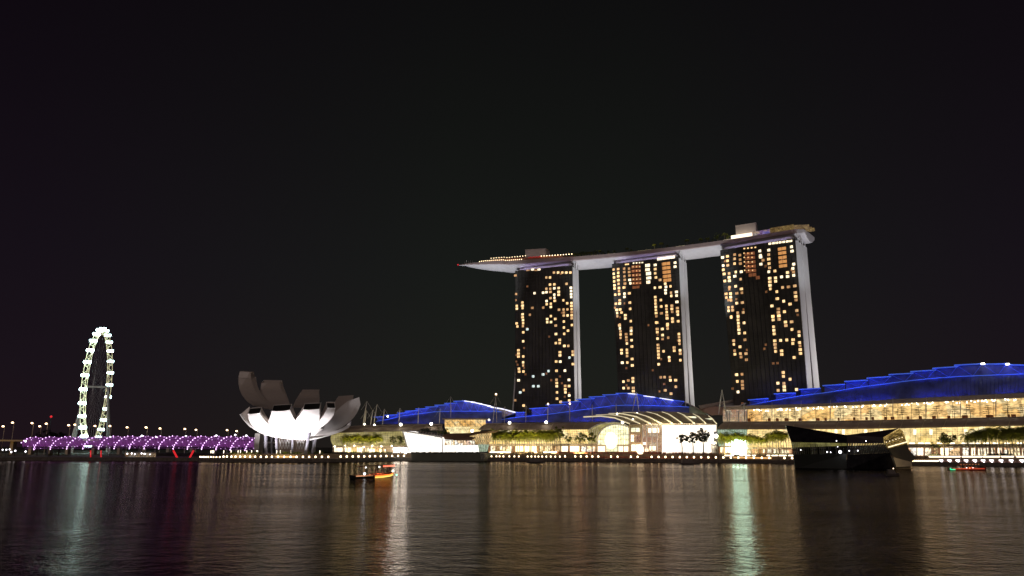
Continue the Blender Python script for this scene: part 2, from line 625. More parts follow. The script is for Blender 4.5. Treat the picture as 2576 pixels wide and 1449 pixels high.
# land behind everything
mb = MB()
pts = [(x + 8, y + 20) for x, y in QUAY[3:]]
lp = [(-3000, 1060), (-420, 1000), (-330, 690), (-22, 662)] + pts + [(3000, 200), (3000, 9000), (-3000, 9000)]
mb.prism([Vector((x, y, -0.5)) for x, y in lp], (0, 0, 5.5))
struct('ground', mb, M['land'], 'dark land behind the bay front')

# main boardwalk and the raised promenade behind it
q0 = [p for p in QUAY if p[0] >= -22]
def shift(pts, d):
    return [(x + 0.40 * d, y + 0.917 * d) for x, y in pts]
struct('boardwalk', ribbon(q0, shift(q0, 12), -0.6, 2.6), M['stone'], 'low waterside boardwalk')
struct('promenade', ribbon(shift(q0, 12), shift(q0, 42), -0.6, 6.2), M['deck'], 'raised promenade in front of the shopping halls')
# headland of the flower shaped museum
HEAD = [(-238, 590), (-236, 575), (-228, 563), (-200, 559.5), (-156, 560.5), (-136, 566), (-118, 590), (-96, 636), (-86, 655), (-22, 660), (-22, 700), (-245, 700)]
mb = MB()
mb.prism([Vector((x, y, -0.6)) for x, y in HEAD], (0, 0, 3.1))
struct('museum_headland', mb, M['stone'], 'low paved headland under the white museum')
HEAD2 = [(-222, 590), (-212, 575), (-156, 573), (-138, 580), (-122, 606), (-100, 664), (-24, 672), (-24, 698), (-240, 698), (-228, 600)]
mb = MB()
mb.prism([Vector((x, y, 2.5)) for x, y in HEAD2], (0, 0, 3.4))
struct('museum_terrace', mb, M['deck'], 'raised terrace behind the lamp lit edge')
# ------------------------------------------------------------------ glow of the city behind the camera, and the floodlights
sl = bpy.data.lights.new('city_glow', 'SUN')
sl.energy = 0.34
sl.angle = math.radians(40)
sl.color = (1.0, 0.79, 0.70)
so = bpy.data.objects.new('city_glow', sl)
COL.objects.link(so)
so.location = (0, -100, 300)
so.rotation_euler = Vector((0.12, 1.0, -0.42)).to_track_quat('-Z', 'Y').to_euler()

# ------------------------------------------------------------------ hotel towers
FT = 191.0
T1 = (onz(1299, 682, FT), onz(1440, 668, FT))
T2 = (onz(1543, 665, FT), onz(1707, 645, FT))
T3 = (onz(1815, 630, FT), onz(2000, 600, FT))

W1 = [(1, [(785,480),(860,480),(860,625),(950,620),(1195,610),(785,710),(865,710),(1037,695),(868,775),(1037,772),(1037,832),(870,900),(957,955),(1130,945),(793,1025),(877,1015),(1210,1005),(1297,1000),(878,1080),(1298,1060),(1043,1137),(1133,1133),(1215,1130),(1300,1125),(1138,1255),(1218,1253),(1303,1250),(878,1267),(803,1328),(967,1325),(1305,1310),(803,1390),(883,1388),(1140,1378),(943,380),(1025,380),(1110,380),(1190,380),(1275,380),(297,990),(300,1053),(300,1105),(300,1230),(300,1292),(308,1350),(310,1412),(183,1058),(185,1115),(180,1415)]),
      (2, [(950,700),(1285,690),(785,780),(1290,755),(950,830),(1290,820),(953,893),(1292,878),(790,960),(545,800),(720,790)]),
      (3, [(155,440),(170,818),(1138,1195),(1305,1187),(500,1100),(722,1095),(450,1240)])]
W1B = [(1, [(172,25),(268,20),(275,130),(273,290),(190,450),(190,508),(190,562),(275,560),(272,665),(272,720),(198,778),(203,830),(277,828),(283,1160),(283,1435),(855,10),(858,160),(1000,45),(1005,157),(1073,100),(1145,0),(925,265),(925,322),(857,322),(1008,372),(1078,372),(930,485),(930,540),(1160,472),(1162,530),(862,650),(1163,695),(868,815),(868,975),(873,1033),(873,1090),(1023,1085),(1093,1087),(1025,1145),(1027,1200),(877,1200),(877,1312),(942,1370),(1095,1345)]),
       (2, [(935,652),(1018,812),(1090,977),(1095,1255),(193,985)]), (4, [(348,75),(222,1200),(630,880),(727,820),(452,915),(455,1090),(545,1090),(1100,580)]), (3, [(133,1340)])]
W2 = [(1, [(158,705),(247,695),(350,685),(172,830),(252,820),(458,803),(263,945),(185,1015),(262,1010),(468,993),(475,1120),(200,1140),(270,1133),(213,1205),(300,1195),(218,1270),(377,1250),(378,1315),(487,1370),(262,1440),(980,690),(1085,680),(1190,607),(1300,660),(1310,790),(1315,855),(988,880),(993,948),(1100,940),(993,1012),(998,1078),(1108,1072),(1213,1060),(1325,1055),(1437,1105),(1000,1140),(1215,1123),(1325,1120),(1440,1175),(1005,1205),(1220,1187),(1445,1237),(1222,1250),(1228,1313),(1337,1318),(1340,1380),(1453,1372),(1010,1397),(1237,1430),(232,310),(232,385),(232,455),(235,535),(240,610),(135,320),(140,405),(145,480),(150,560),(155,640),(985,310),(985,395),(1000,480),(1085,530)]),
      (2, [(360,810),(360,875),(1205,672),(1195,738),(1198,800),(1418,775),(1420,850),(1428,978),(465,530),(480,600),(1390,180),(1390,260),(985,225)]),
      (3, [(247,755),(1333,1180),(1010,1270),(1113,1210),(352,300),(355,370),(358,455),(365,530),(370,605),(452,300),(455,370),(460,440)])]
W2B = [(1, [(193,262),(205,338),(205,378),(205,420),(340,295),(340,370),(280,412),(345,450),(287,492),(350,530),(217,575),(218,615),(287,572),(289,610),(290,650),(353,688),(293,733),(355,770),(362,933),(243,975),(363,975),(245,1057),(307,1057),(367,1055),(368,1095),(667,228),(670,308),(672,348),(735,308),(800,262),(803,302),(738,385),(675,430),(945,372),(947,412),(950,455),(952,495),(680,510),(683,550),(685,590),(687,632),(689,672),(690,755),(750,590),(885,543),(887,583),(960,578),(962,620),(822,667),(825,708),(963,703),(763,918),(838,958),(905,957),(907,1040),(772,1085),(848,1128)]),
       (2, [(197,300),(340,330),(228,735)]), (3, [(277,373),(282,450),(305,960),(738,435),(810,418),(833,918),(715,920)])]
W3 = [(1, [(205,360),(205,440),(210,520),(235,665),(240,795),(157,800),(350,640),(437,768),(452,942),(260,1025),(262,1088),(470,1185),(225,1270),(295,1265),(227,1330),(298,1320),(387,1365),(485,1360),(270,1435),(393,1425),(1050,622),(957,752),(1060,745),(960,815),(1063,805),(963,878),(970,940),(1083,990),(1187,915),(1405,888),(1415,1008),(1420,1075),(1093,1115),(1207,1160),(1320,1212),(997,1245),(1113,1360),(1220,1348),(1440,1327),(1013,1430),(1118,1420),(1275,650),(940,330),(940,410),(945,490),(955,565),(330,405),(330,490),(130,600),(145,675),(233,735),(350,895),(370,1195)]),
      (2, [(943,635),(1168,727),(1385,700),(1370,577),(335,715),(450,635),(780,265),(790,345),(795,375),(800,500),(1345,190),(1355,268),(1383,500),(117,380),(128,525),(940,250),(1277,720)]),
      (3, [(372,1020),(180,1030),(185,1095),(460,1010),(268,1145),(240,912),(1292,905),(1427,1138),(1112,1300),(1380,640),(330,330),(425,340),(430,420),(435,490),(840,430)])]
W3B = [(1, [(230,290),(310,280),(310,318),(314,355),(316,392),(319,430),(322,470),(378,352),(385,467),(258,555),(260,597),(333,625),(272,710),(338,703),(400,703),(292,943),(300,1020),(707,280),(710,318),(775,272),(778,312),(850,343),(855,383),(920,340),(715,397),(718,437),(722,477),(925,427),(1003,455),(1005,497),(728,557),(795,552),(865,547),(937,545),(935,587),(1010,577),(731,597),(735,636),(738,677),(806,672),(808,712),(1018,657),(1022,700),(950,747),(825,918),(827,962),(903,995),(765,1040),(833,1042),(836,1080),(838,1118),(768,1122),(977,1112)]),
       (2, [(308,1140)]), (3, [(388,545),(270,670),(345,742),(405,773),(355,938),(358,1020),(360,1060),(362,1098),(1015,615)])]
MK = {'veryDim': 'curtainwin', 1: 'warmwin', 2: 'whitewin', 3: 'dimwin', 4: 'cool_pane'}

def tower(P, label, sets, L, flare, inset, rooms, split):
    P0, P1 = P
    ax = (P1 - P0)
    ax.z = 0
    width = ax.length
    ax.normalize()
    nin = Vector((-ax.y, ax.x, 0))          # inland
    if nin.y < 0: nin = -nin
    base = Vector(((P0.x + P1.x) / 2, (P0.y + P1.y) / 2, 5.0))
    t = thing('hotel_tower', label, 'tower', base, 'the three hotel towers carrying the sky deck')
    ZB = 4.0
    P0 = P0 - ax * 1.2
    B0 = Vector((P0.x, P0.y, ZB)) + ax * inset
    B1 = Vector((P1.x, P1.y, ZB))
    up = Vector((0, 0, 1))
    # front block
    th = L * 0.46
    mb = MB()
    mb.hexa([B0, B1, B1 + nin * th, B0 + nin * th, P0, P1, P1 + nin * th, P0 + nin * th])
    part('front_slab', mb, M['towerglass'], t)
    # rear block that leans out towards its foot
    mb = MB()
    o1, o2 = nin * (th + 1.2), nin * L
    fb1, fb2 = nin * (th + flare), nin * (L + flare)
    mb.hexa([B0 + fb1, B1 + fb1, B1 + fb2, B0 + fb2, P0 + o1, P1 + o1, P1 + o2, P0 + o2])
    part('rear_slab', mb, M['towerglass'], t)
    # facade grid: floor edges and vertical fins
    mb = MB()
    nf = 55
    for i in range(nf + 1):
        f = i / nf
        a, b = lerp(B0, P0, f), lerp(B1, P1, f)
        mb.slab(a - nin * 0.35, b - nin * 0.35, b, a, up * 0.28)
    ncol = 17
    for j in range(ncol + 1):
        f = j / ncol
        a, b = lerp(B0, B1, f), lerp(P0, P1, f)
        mb.slab(a - nin * 0.6, a - nin * 0.6 + ax * 0.22, a + ax * 0.22, a, b - a)
    part('facade_grid', mb, M['slab'], t)
    # white end walls
    e0 = Vector((P1.x, P1.y, ZB))
    for nm, a0, a1, c0, c1 in (('front_end_wall', -0.4, th, -0.4, th * 0.92), ('rear_end_wall', th + 0.9, L, th + flare * .9, L + flare)):
        mb = MB()
        top = Vector((P1.x, P1.y, FT - 1.5))
        s = ax * 0.7
        # the lower ends follow the lean in three steps, so that the outline curves
        prev = None
        fs = [0, 0.25, 0.5, 0.75, 1.0]
        rows = []
        for f in fs:
            k = (1 - f) ** 1.7
            za = lerp(e0, top, f)
            x0 = a0 + (c0 - a0) * k
            x1 = a1 + (c1 - a1) * k
            rows.append((za + nin * x0, za + nin * x1, za + nin * x1 + s, za + nin * x0 + s))
        for r0, r1 in zip(rows[:-1], rows[1:]):
            mb.hexa(list(r0) + list(r1))
        part(nm, mb, M['white'], t)
    # link glazing in the gap between the legs
    mb = MB()
    m0 = e0 + nin * (th + flare * 0.1)
    mb.slab(m0 - ax * 1.0, m0 - ax * 1.0 + nin * flare * 0.8, m0 - ax * 0.6 + nin * flare * 0.8, m0 - ax * 0.6, up * 60)
    part('atrium_glass', mb, M['darkglass'], t)
    # recessed top storey and struts that carry the deck
    mb = MB()
    a = Vector((P0.x, P0.y, FT)) + ax * 3 + nin * 3.0
    mb.slab(a, a + ax * (width - 5), a + ax * (width - 5) + nin * (L - 5), a + nin * (L - 5), up * 3.4)
    part('top_storey', mb, M['white'], t)
    for k in range(4):
        mb = MB()
        q = Vector((P1.x, P1.y, FT - 3)) + ax * 1.5 + nin * (th * 0.25 + k * L * 0.2)
        mb.tube(q, q + up * 8 + nin * (2.2 if k % 2 else -2.2), 0.45)
        part('strut', mb, M['white'], t)
    # windows
    n = 0
    rest = {}
    wh = nin * -0.45
    def pane(c, w, h, kind):
        nonlocal n
        mb = MB()
        c = c + nin * -0.38
        a = c - ax * w / 2 - up * h / 2
        mb.slab(a, a + ax * w, a + ax * w + up * h, a + up * h, nin * -0.12)
        if n < 100:
            part('lit_window', mb, M[MK.get(kind, kind)], t)
            n += 1
        else:
            r = rest.setdefault(kind, MB())
            i = len(r.v)
            r.v += mb.v
            r.f += [tuple(i + q for q in f) for f in mb.f]
    # big rooms first (they show largest)
    for (k, x, y, w, h, kind) in rooms:
        c = onplane(*k(x, y), Vector(P0), nin)
        pane(c, w, h, kind)
    for i in range(26):                       # curtained rooms that barely glow
        f, g = random.random(), random.random()
        f = f * .26 if random.random() < .5 else .48 + f * .5
        c = lerp(lerp(B0, B1, f), lerp(P0, P1, f), .03 + .93 * round(g * 52) / 52)
        rest.setdefault('veryDim', MB())
        r = rest['veryDim']
        a = c + nin * -0.38 - ax * 1.0 - up * 1.0
        r.slab(a, a + ax * 2, a + ax * 2 + up * 2, a + up * 2, nin * -0.1)
    for k, wl_ in sets:
        for kind, lst in wl_:
            for (x, y) in lst:
                c = onplane(*k(x, y), Vector(P0), nin)
                pane(c, 2.5 * random.uniform(0.85, 1.12), 2.25, kind if kind != 1 else random.choice((1, 1, 'warmwin_b', 'warmwin_c')))
    for kind, mbr in rest.items():
        part('lit_windows', mbr, M[MK.get(kind, kind)], t, kind='stuff')
    # floodlight on the end wall
    q = e0 + ax * 62 + nin * (L + 42)
    spot((q.x, q.y, 80), e0 + nin * L * 0.5 + up * 104, 195000, (1.0, 0.95, 0.91), 115, 1.0)
    return t, ax, nin

r2 = [(KT2, 830, 235, 4.6, 3.0, 2), (KT2, 830, 320, 4.4, 2.6, 2), (KT2, 850, 400, 5.0, 3.2, 2), (KT2, 855, 490, 4.8, 2.6, 2), (KT2, 845, 575, 3.8, 3.0, 2)]
for i, y in enumerate((200, 285, 370, 455, 535)):
    r2.append((KT2, 1205 + i * 6, y, 8.0, 3.0, 'orangeroom'))
    r2.append((KT2, 590 + i * 5, y + 60, 9.5, 3.0, 'redroom'))
    for q in (535, 605, 670):
        r2.append((KT2, q + i * 2, y + 62, 1.0, 1.0, 1))
for i in range(7):
    r2.append((KT2, 1050 + i * 52, 105 - i * 7, 2.3, 2.6, 'shopwhite'))
for i in range(4):
    r2.append((KT2, 545 + i * 60, 188 - i * 4, 1.6, 1.2, 2))
r2 += [(KT2, 410, 212, 4.2, 1.3, 1), (KT2, 590, 680, 7.5, 2.6, 'redroom')]
r3 = []
for i, y in enumerate((225, 300, 380, 455, 530)):
    r3.append((KT3, 1175 + i * 5, y, 7.0, 2.7, 'orangeroom'))
    r3.append((KT3, 600 + i * 6, y + 90, 9.5, 2.9, 'redroom'))
    for q in (500, 570, 640):
        r3.append((KT3, q + i * 3, y + 80, 1.0, 1.1, 1))
for i in range(7):
    r3.append((KT3, 960 + i * 62, 135 - i * 8, 2.4, 1.7, 2))
for i in range(4):
    r3.append((KT3, 505 + i * 65, 222 - i * 7, 1.5, 1.2, 1))
r3 += [(KT3, 650, 690, 7.0, 3.0, 'redroom'), (KT3, 745, 740, 3.5, 3.0, 'redroom')]
r1 = [(KT1, 505, 318, 3.2, 1.9, 2), (KT1, 635, 318, 3.2, 1.9, 2), (KT1, 410, 335, 3.4, 1.3, 3), (KT1, 570, 335, 3.0, 1.2, 3)]
tw1, ax1, n1 = tower(T1, 'left hotel tower, the darkest, with the fewest lit windows', [(KT1, W1), (KT1b, W1B)], 17, 5, 1.0, r1, 0.4)
tw2, ax2, n2 = tower(T2, 'middle hotel tower with a blue roof in front of its foot', [(KT2, W2), (KT2b, W2B)], 24, 8, 4.5, r2, 0.4)
tw3, ax3, n3 = tower(T3, 'right hotel tower, standing nearest with the broadest white end wall', [(KT3, W3), (KT3b, W3B)], 31, 8, 6.0, r3, 0.4)
# the leaning glass wing at the foot of the left tower
mb = MB()
a = A(lambda x, y: (x, y), 1299.5, 908, 757)
b = A(lambda x, y: (x, y), 1290, 1036, 762)
mb.tube(a, b, 0.8)
part('leaning_leg_edge', mb, M['white'], tw1)
mb = MB()
mb.prism([a, b, Vector((T1[0].x + 2, b.y, b.z)), Vector((T1[0].x + 1, a.y, a.z))], (0, 3, 0))
part('leaning_wing', mb, M['darkglass'], tw1)

# ------------------------------------------------------------------ sky deck (ship shaped, across the three towers)
ZE = 201.4
edge_px = [(1155, 666), (1175, 661.5), (1199, 659.2), (1270, 655.8), (1347, 652), (1437, 645.2), (1501.5, 640), (1607, 631), (1700, 621.5), (1817, 605), (1914.6, 590), (1987, 578.5), (2004, 574.5)]
E0 = [onz(x, y, ZE) for x, y in edge_px]
# smooth centre curve: fit a parabola Y(X) through the near edge
import numpy as _np
xs = _np.array([p.x for p in E0[3:]])
ys = _np.array([p.y for p in E0[3:]])
cf = _np.polyfit(xs, ys, 2)
def edge(X):
    return Vector((X, float(_np.polyval(cf, X)), ZE))
def ein(X):
    d = Vector((1, float(2 * cf[0] * X + cf[1]), 0)).normalized()
    n = Vector((-d.y, d.x, 0))
    return n if n.y > 0 else -n
XL, XR = E0[0].x, E0[-1].x
SEC = [(0, 0.0), (0.0, -3.4), (0.03, -4.0), (0.16, -6.3), (0.35, -8.3), (0.5, -8.9), (0.65, -8.3), (0.84, -6.3), (0.97, -3.8), (1.0, -3.0), (1.0, 0.0)]
sky = thing('sky_deck', 'long ship shaped sky deck lying across the tops of the three hotel towers', 'roof deck', edge(110))
mb_side = MB()
mb_hull = MB()
rows_h, rows_f, rows_b, rows_t = [], [], [], []
stations = []
for i in range(61):
    X = XL + (XR - XL) * i / 60
    u = (X - XL)
    wfac = min(1.0, 1 - (1 - min(1, u / 95.0)) ** 2.0)
    wfac = max(wfac, 0.04)
    dfac = max(0.10, min(1.0, 1 - (1 - min(1, u / 60.0)) ** 2.2))
    v = XR - X
    wid = 38 * wfac
    if v < 10: wid *= 0.90 + 0.10 * math.sqrt(max(0, v / 10))
    e_ = edge(X)
    n_ = ein(X)
    sh = (1 - wfac) * 13.0
    if X < E0[3].x:                       # tip: the near edge swings inland
        f_ = (E0[3].x - X) / (E0[3].x - XL)
        e_ = lerp(edge(X), Vector((X, E0[0].y + (E0[3].y - E0[0].y) * (1 - f_), ZE)), f_)
        sh = 0
    p = [e_ + n_ * (sh + a * wid) + Vector((0, 0, z * (dfac if z < 0 else 1))) for a, z in SEC]
    stations.append((X, p, n_, wid))
    rows_f.append([p[0], p[1], p[2]])
    rows_h.append(p[2:9])
    rows_b.append([p[8], p[9], p[10]])
    rows_t.append([p[0] - Vector((0, 0, 0.5)), p[10] - Vector((0, 0, 0.5))])
mb = MB(); mb.grid(rows_h); part('hull', mb, M['hull'], sky, smooth=True)
mb = MB(); mb.grid(rows_f); mb.grid(rows_b)
mb.poly(stations[-1][1]); mb.poly(stations[0][1])
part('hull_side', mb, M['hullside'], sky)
mb = MB(); mb.grid(rows_t); part('deck', mb, M['deck'], sky)
def on_deck(X, t, z=0.0):
    """point above the deck: X along, t metres inland from its near edge"""
    i = min(60, max(0, int(round((X - XL) / (XR - XL) * 60))))
    X0, p, n_, wid = stations[i]
    q = p[0] + n_ * min(t, wid * 0.95)
    return Vector((X, q.y + float(2 * cf[0] * X + cf[1]) * (X - X0), ZE - 0.5 + z))
def deck_x(px, py):
    return onz(px, py, ZE).x
# the rounded stern block, hanging past the right tower
mb = MB()
last = stations[-1]
st = []
for i in range(7):
    f = i / 6
    k = math.sqrt(max(0.0, 1 - f * f))
    off = Vector((5.0 * f, -3.5 * f, 0))
    pp = []
    for (a, z) in SEC:
        a2 = 0.5 + (a - 0.5) * (0.9 + 0.1 * k)
        pp.append(last[1][0] + last[2] * (a2 * last[3] + 2) + off + Vector((0, 0, z * (0.86 + 0.14 * k) - 0.6 * f)))
    st.append(pp)
mb.grid(st)
mb.poly(st[-1])
mb.poly([q for r in (st[:1]) for q in r])
part('stern', mb, M['hull'], sky, smooth=False)
mb = MB()
mb.poly([r[0] + Vector((0, 0, .2)) for r in st] + [r[-1] + Vector((0, 0, .2)) for r in reversed(st)])
part('stern_deck', mb, M['deck'], sky)
# lift blocks on the roof
for (x0, x1, t0, yb, ztop) in ((1322, 1374, 14, 640, 14.5), (1863, 1915, 16, 590, 15.5)):
    a = on_deck(deck_x(x0, interp([(a_, b_) for a_, b_ in edge_px], x0)), t0)
    b = on_deck(deck_x(x1, interp([(a_, b_) for a_, b_ in edge_px], x1)), t0)
    dn = Vector((0.42, 0.9, 0)) * 12
    mb = MB()
    mb.slab(a, b, b + dn, a + dn, (0, 0, ztop))
    mb.slab(a - Vector((.3, .3, -ztop)), b + Vector((.3, -.3, ztop)), b + dn + Vector((.3, .3, ztop)), a + dn + Vector((-.3, .3, ztop)), (0, 0, .5))
    part('lift_block', mb, M['hull'], sky)
# observation terrace, restaurant roof, lamps
XT1, XT2 = deck_x(1210, 659), deck_x(1345, 652)
mb = MB()
rows = []
for i in range(20):
    X = lerp(XT1, deck_x(1445, 645), i / 19)
    hgt = 5.8 * min(1, (i + 1) / 5) * (1 if i < 17 else .6)
    p = on_deck(X, 6)
    rows.append([p, p + Vector((0, 0, hgt * .75)), p + Vector((0, 4, hgt)), p + Vector((2, 16, hgt))])
mb.grid(rows)
part('terrace_pavilion', mb, mat('terrace_brown', (0.34, 0.14, 0.08), 0.5), sky)
mb = MB()
for i in range(22):
    X = lerp(deck_x(1206, 659), deck_x(1312, 654), i / 21)
    p = on_deck(X, 1.4, 1.6)
    mb.ball(p, 0.42, 6, 4)
for i in range(14):
    X = lerp(deck_x(1235, 657), deck_x(1322, 653), i / 13)
    mb.ball(on_deck(X, 5.4, 4.9 + 1.3 * i / 13), 0.40, 6, 4)
for i in range(12):
    X = lerp(deck_x(1362, 652), deck_x(1440, 645), i / 11)
    mb.ball(on_deck(X, 5.0, 4.7), 0.5, 6, 4)
part('deck_lamps', mb, M['lamp_small'], sky)
mb = MB()
for i in range(9):
    X = lerp(deck_x(1331, 653), deck_x(1362, 651), i / 8)
    mb.ball(on_deck(X, 4.8, 3.8 + 0.5 * (i % 2)), 0.45, 6, 4)
part('red_bar_lights', mb, M['red'], sky)
mb = MB(); mb.ball(E0[0] + Vector((-1.2, 0, 0)), 0.8, 6, 4)
part('tip_beacon', mb, M['red'], sky)
mb = MB()
for i in range(5):
    p = on_deck(deck_x(1168 + 5 * i, 661), 2, 0)
    mb.tube(p, p + Vector((0, 0, 2.5 + (i % 2))), 0.15)
    mb.ball(p + Vector((0, 0, 3 + (i % 2))), .35, 6, 4)
part('tip_masts', mb, M['steel'], sky)
# light strips along the pool side
for (pa, pb) in ((1440, 1475), (1478, 1505), (1527, 1550), (1605, 1640), (1700, 1722), (1820, 1850)):
    mb = MB()
    a = on_deck(deck_x(pa, interp(edge_px, pa)), 2.0, 0.7)
    b = on_deck(deck_x(pb, interp(edge_px, pb)), 2.0, 0.7)
    mb.tube(a, b, 0.28)
    part('pool_light', mb, glow('pool_light', (1.0, .86, .45), 1.2) if pa != 1820 else M['whitewin'], sky)
# lit restaurant at the right end
mb = MB()
a = on_deck(deck_x(1843, 600), 4, .3)
b = on_deck(deck_x(1895, 593), 4, .3)
mb.slab(a, b, b + Vector((4, 12, 0)), a + Vector((4, 12, 0)), (0, 0, 4.2))
part('restaurant_glow', mb, M['shopwhite'], sky)
mb = MB()
a = on_deck(deck_x(1896, 593), 4, .3)
b = on_deck(deck_x(1940, 586), 4, .3)
mb.slab(a, b, b + Vector((4, 12, 0)), a + Vector((4, 12, 0)), (0, 0, 4.8))
part('restaurant_lounge', mb, interior('lounge_lights', [(.35, .2, .5), (1, .7, .45), (.25, .2, .9), (1, .85, .6)], 0.45, cell=.3), sky)
mb = MB()
a = on_deck(deck_x(1940, 586), 3, .3)
b = on_deck(deck_x(2000, 576), 3, .3)
c = b + Vector((13, -2, 0))
mb.slab(a, b, b + Vector((4, 16, 0)), a + Vector((4, 16, 0)), (0, 0, 5.4))
mb.slab(b, c, c + Vector((0, 17, 0)), b + Vector((4, 16, 0)), (0, 0, 4.6))
for q_ in range(7):
    p_ = lerp(b, c, q_ / 6) + Vector((3.5, 1, 3.2 - .3 * q_))
    mb.box((p_.x, p_.y, p_.z - 1.2), (2.2, 2.4, 2.6 + (q_ % 3) * .7), .3 * q_)
part('restaurant_roof', mb, interior('roof_garden_lights', [(.28, .16, .05), (.75, .5, .18), (.4, .22, .08)], 0.30, cell=.35), sky)

# planting on the deck: palms and shrubs, each a thing of its own
def roof_tree(px, t_, h, palmy, label):
    p = on_deck(deck_x(px, interp(edge_px, px)), t_, 0)
    t = thing('roof_palm' if palmy else 'roof_shrub', label, 'palm' if palmy else 'shrub', p, 'planting on the sky deck')
    mb = MB(); mb.tube(p, p + Vector((0, 0, h * .7)), .18, 5); part('trunk', mb, M['trunk'], t)
    mb = MB()
    rnd = random.Random(px)
    c = p + Vector((0, 0, h * .72))
    for i in range(60 if not palmy else 44):
        a = rnd.uniform(0, 6.28)
        if palmy:
            e1 = c + Vector((math.cos(a), math.sin(a), rnd.uniform(.1, .9))) * h * .22
            e2 = e1 + Vector((math.cos(a), math.sin(a), rnd.uniform(-1.3, -.4))) * h * .22
            s_ = Vector((-math.sin(a), math.cos(a), 0)) * .22
            mb.quad(c, e1 - s_, e2, e1 + s_)
        else:
            q = c + Vector((rnd.gauss(0, h * .16), rnd.gauss(0, h * .16), rnd.gauss(0, h * .16)))
            u = Vector((rnd.uniform(-1, 1), rnd.uniform(-1, 1), rnd.uniform(-1, 1))).normalized() * h * .09
            v = u.cross(Vector((rnd.uniform(-1, 1), rnd.uniform(-1, 1), 1))).normalized() * h * .07
            mb.quad(q - u, q - v, q + u, q + v)
    part('crown', mb, M['hedge'] if not palmy else M['palmleaf'], t)
for i, (px, t_, h, pal) in enumerate([(1446, 4, 5, 0), (1452, 6, 6, 0), (1459, 4, 5.5, 0), (1467, 5, 6.5, 0), (1475, 4, 5.5, 0), (1483, 5, 6, 1), (1491, 4, 5, 0), (1500, 5, 6, 0), (1511, 4, 6.5, 1), (1520, 4, 4, 0),
        (1533, 5, 5, 0), (1547, 4, 4.5, 0), (1580, 5, 6.5, 1), (1590, 4, 4, 0), (1648, 4, 7, 1), (1666, 4, 7.5, 1), (1680, 4, 4, 0), (1730, 4, 7.5, 1), (1744, 4, 3.5, 0), (1765, 4, 6.5, 1), (1782, 4, 6.5, 1), (1795, 4, 4, 0), (1808, 5, 8, 0), (1826, 5, 9, 1), (1834, 4, 5, 0)]):
    roof_tree(px, t_, h, pal, ('small palm' if pal else 'low yellow green shrub') + (' on the sky deck above the left tower' if px < 1500 else ' on the sky deck edge between the left and middle towers' if px < 1560 else ' on the sky deck over the middle tower' if px < 1700 else ' on the sky deck just left of the lit restaurant'))
area((on_deck(deck_x(1640, 628), 2, 1.0)), (on_deck(deck_x(1640, 628), 6, 8)), 175, .4, 5200, (1, .86, .42)).rotation_euler = Vector((-.2, -.25, -1)).to_track_quat('Z', 'X').to_euler()

# light on the hull between the towers and under it
for xa, en in ((-25, 560000), (84, 520000), (182, 470000), (268, 300000)):
    p = edge(xa)
    spot((p.x - 6, p.y - 52, 92), (p.x + 4, p.y + 17, 194), en * .72, (0.90, 0.95, 1.0), 44, 1.0)
# lavender light in the slots above each tower
for P, axx, nn, L in ((T1, ax1, n1, 20), (T2, ax2, n2, 26), (T3, ax3, n3, 31)):
    a = lerp(P[0], P[1], 0.5)
    w_ = (P[1] - P[0]).length
    l = area((a.x + nn.x * 0.9, a.y + nn.y * 0.9, FT + 0.3), (a.x + nn.x * 4, a.y + nn.y * 4, FT + 7), w_ * 0.86, 0.6, 620, (0.62, 0.50, 1.0))
    l.rotation_euler = Matrix((axx, Vector((0, 0, 1)).cross(axx) * -1, Vector((0, 0, -1)))).transposed().to_euler()

# ------------------------------------------------------------------ observation wheel
WC = at(*K1(925, 660), 985)
WR = 73.0
wd = Vector((WC.x, WC.y, 0)).normalized()
ang = math.radians(11.2)
wp = Vector((wd.x * math.cos(ang) + wd.y * math.sin(ang), -wd.x * math.sin(ang) + wd.y * math.cos(ang), 0))   # in the wheel's plane
wa = Vector((wp.y, -wp.x, 0))                                                                                  # along its axle
wheel = thing('observation_wheel', 'tall white lit observation wheel seen almost edge on behind the purple bridge', 'ferris wheel', (WC.x, WC.y, 3))
def rimp(a, r, off=0.0):
    return WC + wp * (math.cos(a) * r) + Vector((0, 0, math.sin(a) * r)) + wa * off
for s in (-1, 1):
    mb = MB()
    mb.path([rimp(2 * math.pi * i / 84, WR, 3.0 * s) for i in range(84)], 0.42, 5, closed=True)
    part('rim', mb, M['wheelyellow'], wheel)
mb = MB()
mb.path([rimp(2 * math.pi * i / 84, WR - 4.5, 0) for i in range(84)], 0.4, 5, closed=True)
for i in range(84):
    a = 2 * math.pi * i / 84
    s = 1 if i % 2 else -1
    mb.tube(rimp(a, WR, 3 * s), rimp(a + 2 * math.pi / 84, WR, -3 * s), 0.28, 4)
    mb.tube(rimp(a, WR, 3 * s), rimp(a, WR - 4.5), 0.25, 4)
part('rim_truss', mb, M['wheelyellow'], wheel)
for i in range(28):
    a = 2 * math.pi * (i + .5) / 28
    c = rimp(a, WR + 3.2)
    mb = MB()
    for s in (-1, 1):
        for zz in (-1.25, 1.25):
            mb.tube(c - wa * 3.9 + wp * s * 1.2 + Vector((0, 0, zz)), c + wa * 3.9 + wp * s * 1.2 + Vector((0, 0, zz)), 0.42, 5)
    mb.box(c, (1.0, 1.0, 3.0))
    for s in (-1, 1):
        mb.ball(c + wa * 3.4 * s, 1.2, 7, 5)
    part('capsule', mb, M['wheelwhite'], wheel)
mb = MB()
for i in range(56):
    a = 2 * math.pi * i / 56
    mb.tube(rimp(a, WR - 4.5), WC + wa * (5 if i % 2 else -5), 0.05, 3)
part('spokes', mb, M['steel'], wheel)
mb = MB(); mb.tube(WC - wa * 15, WC + wa * 15, 1.4, 10)
part('axle', mb, M['concrete'], wheel)
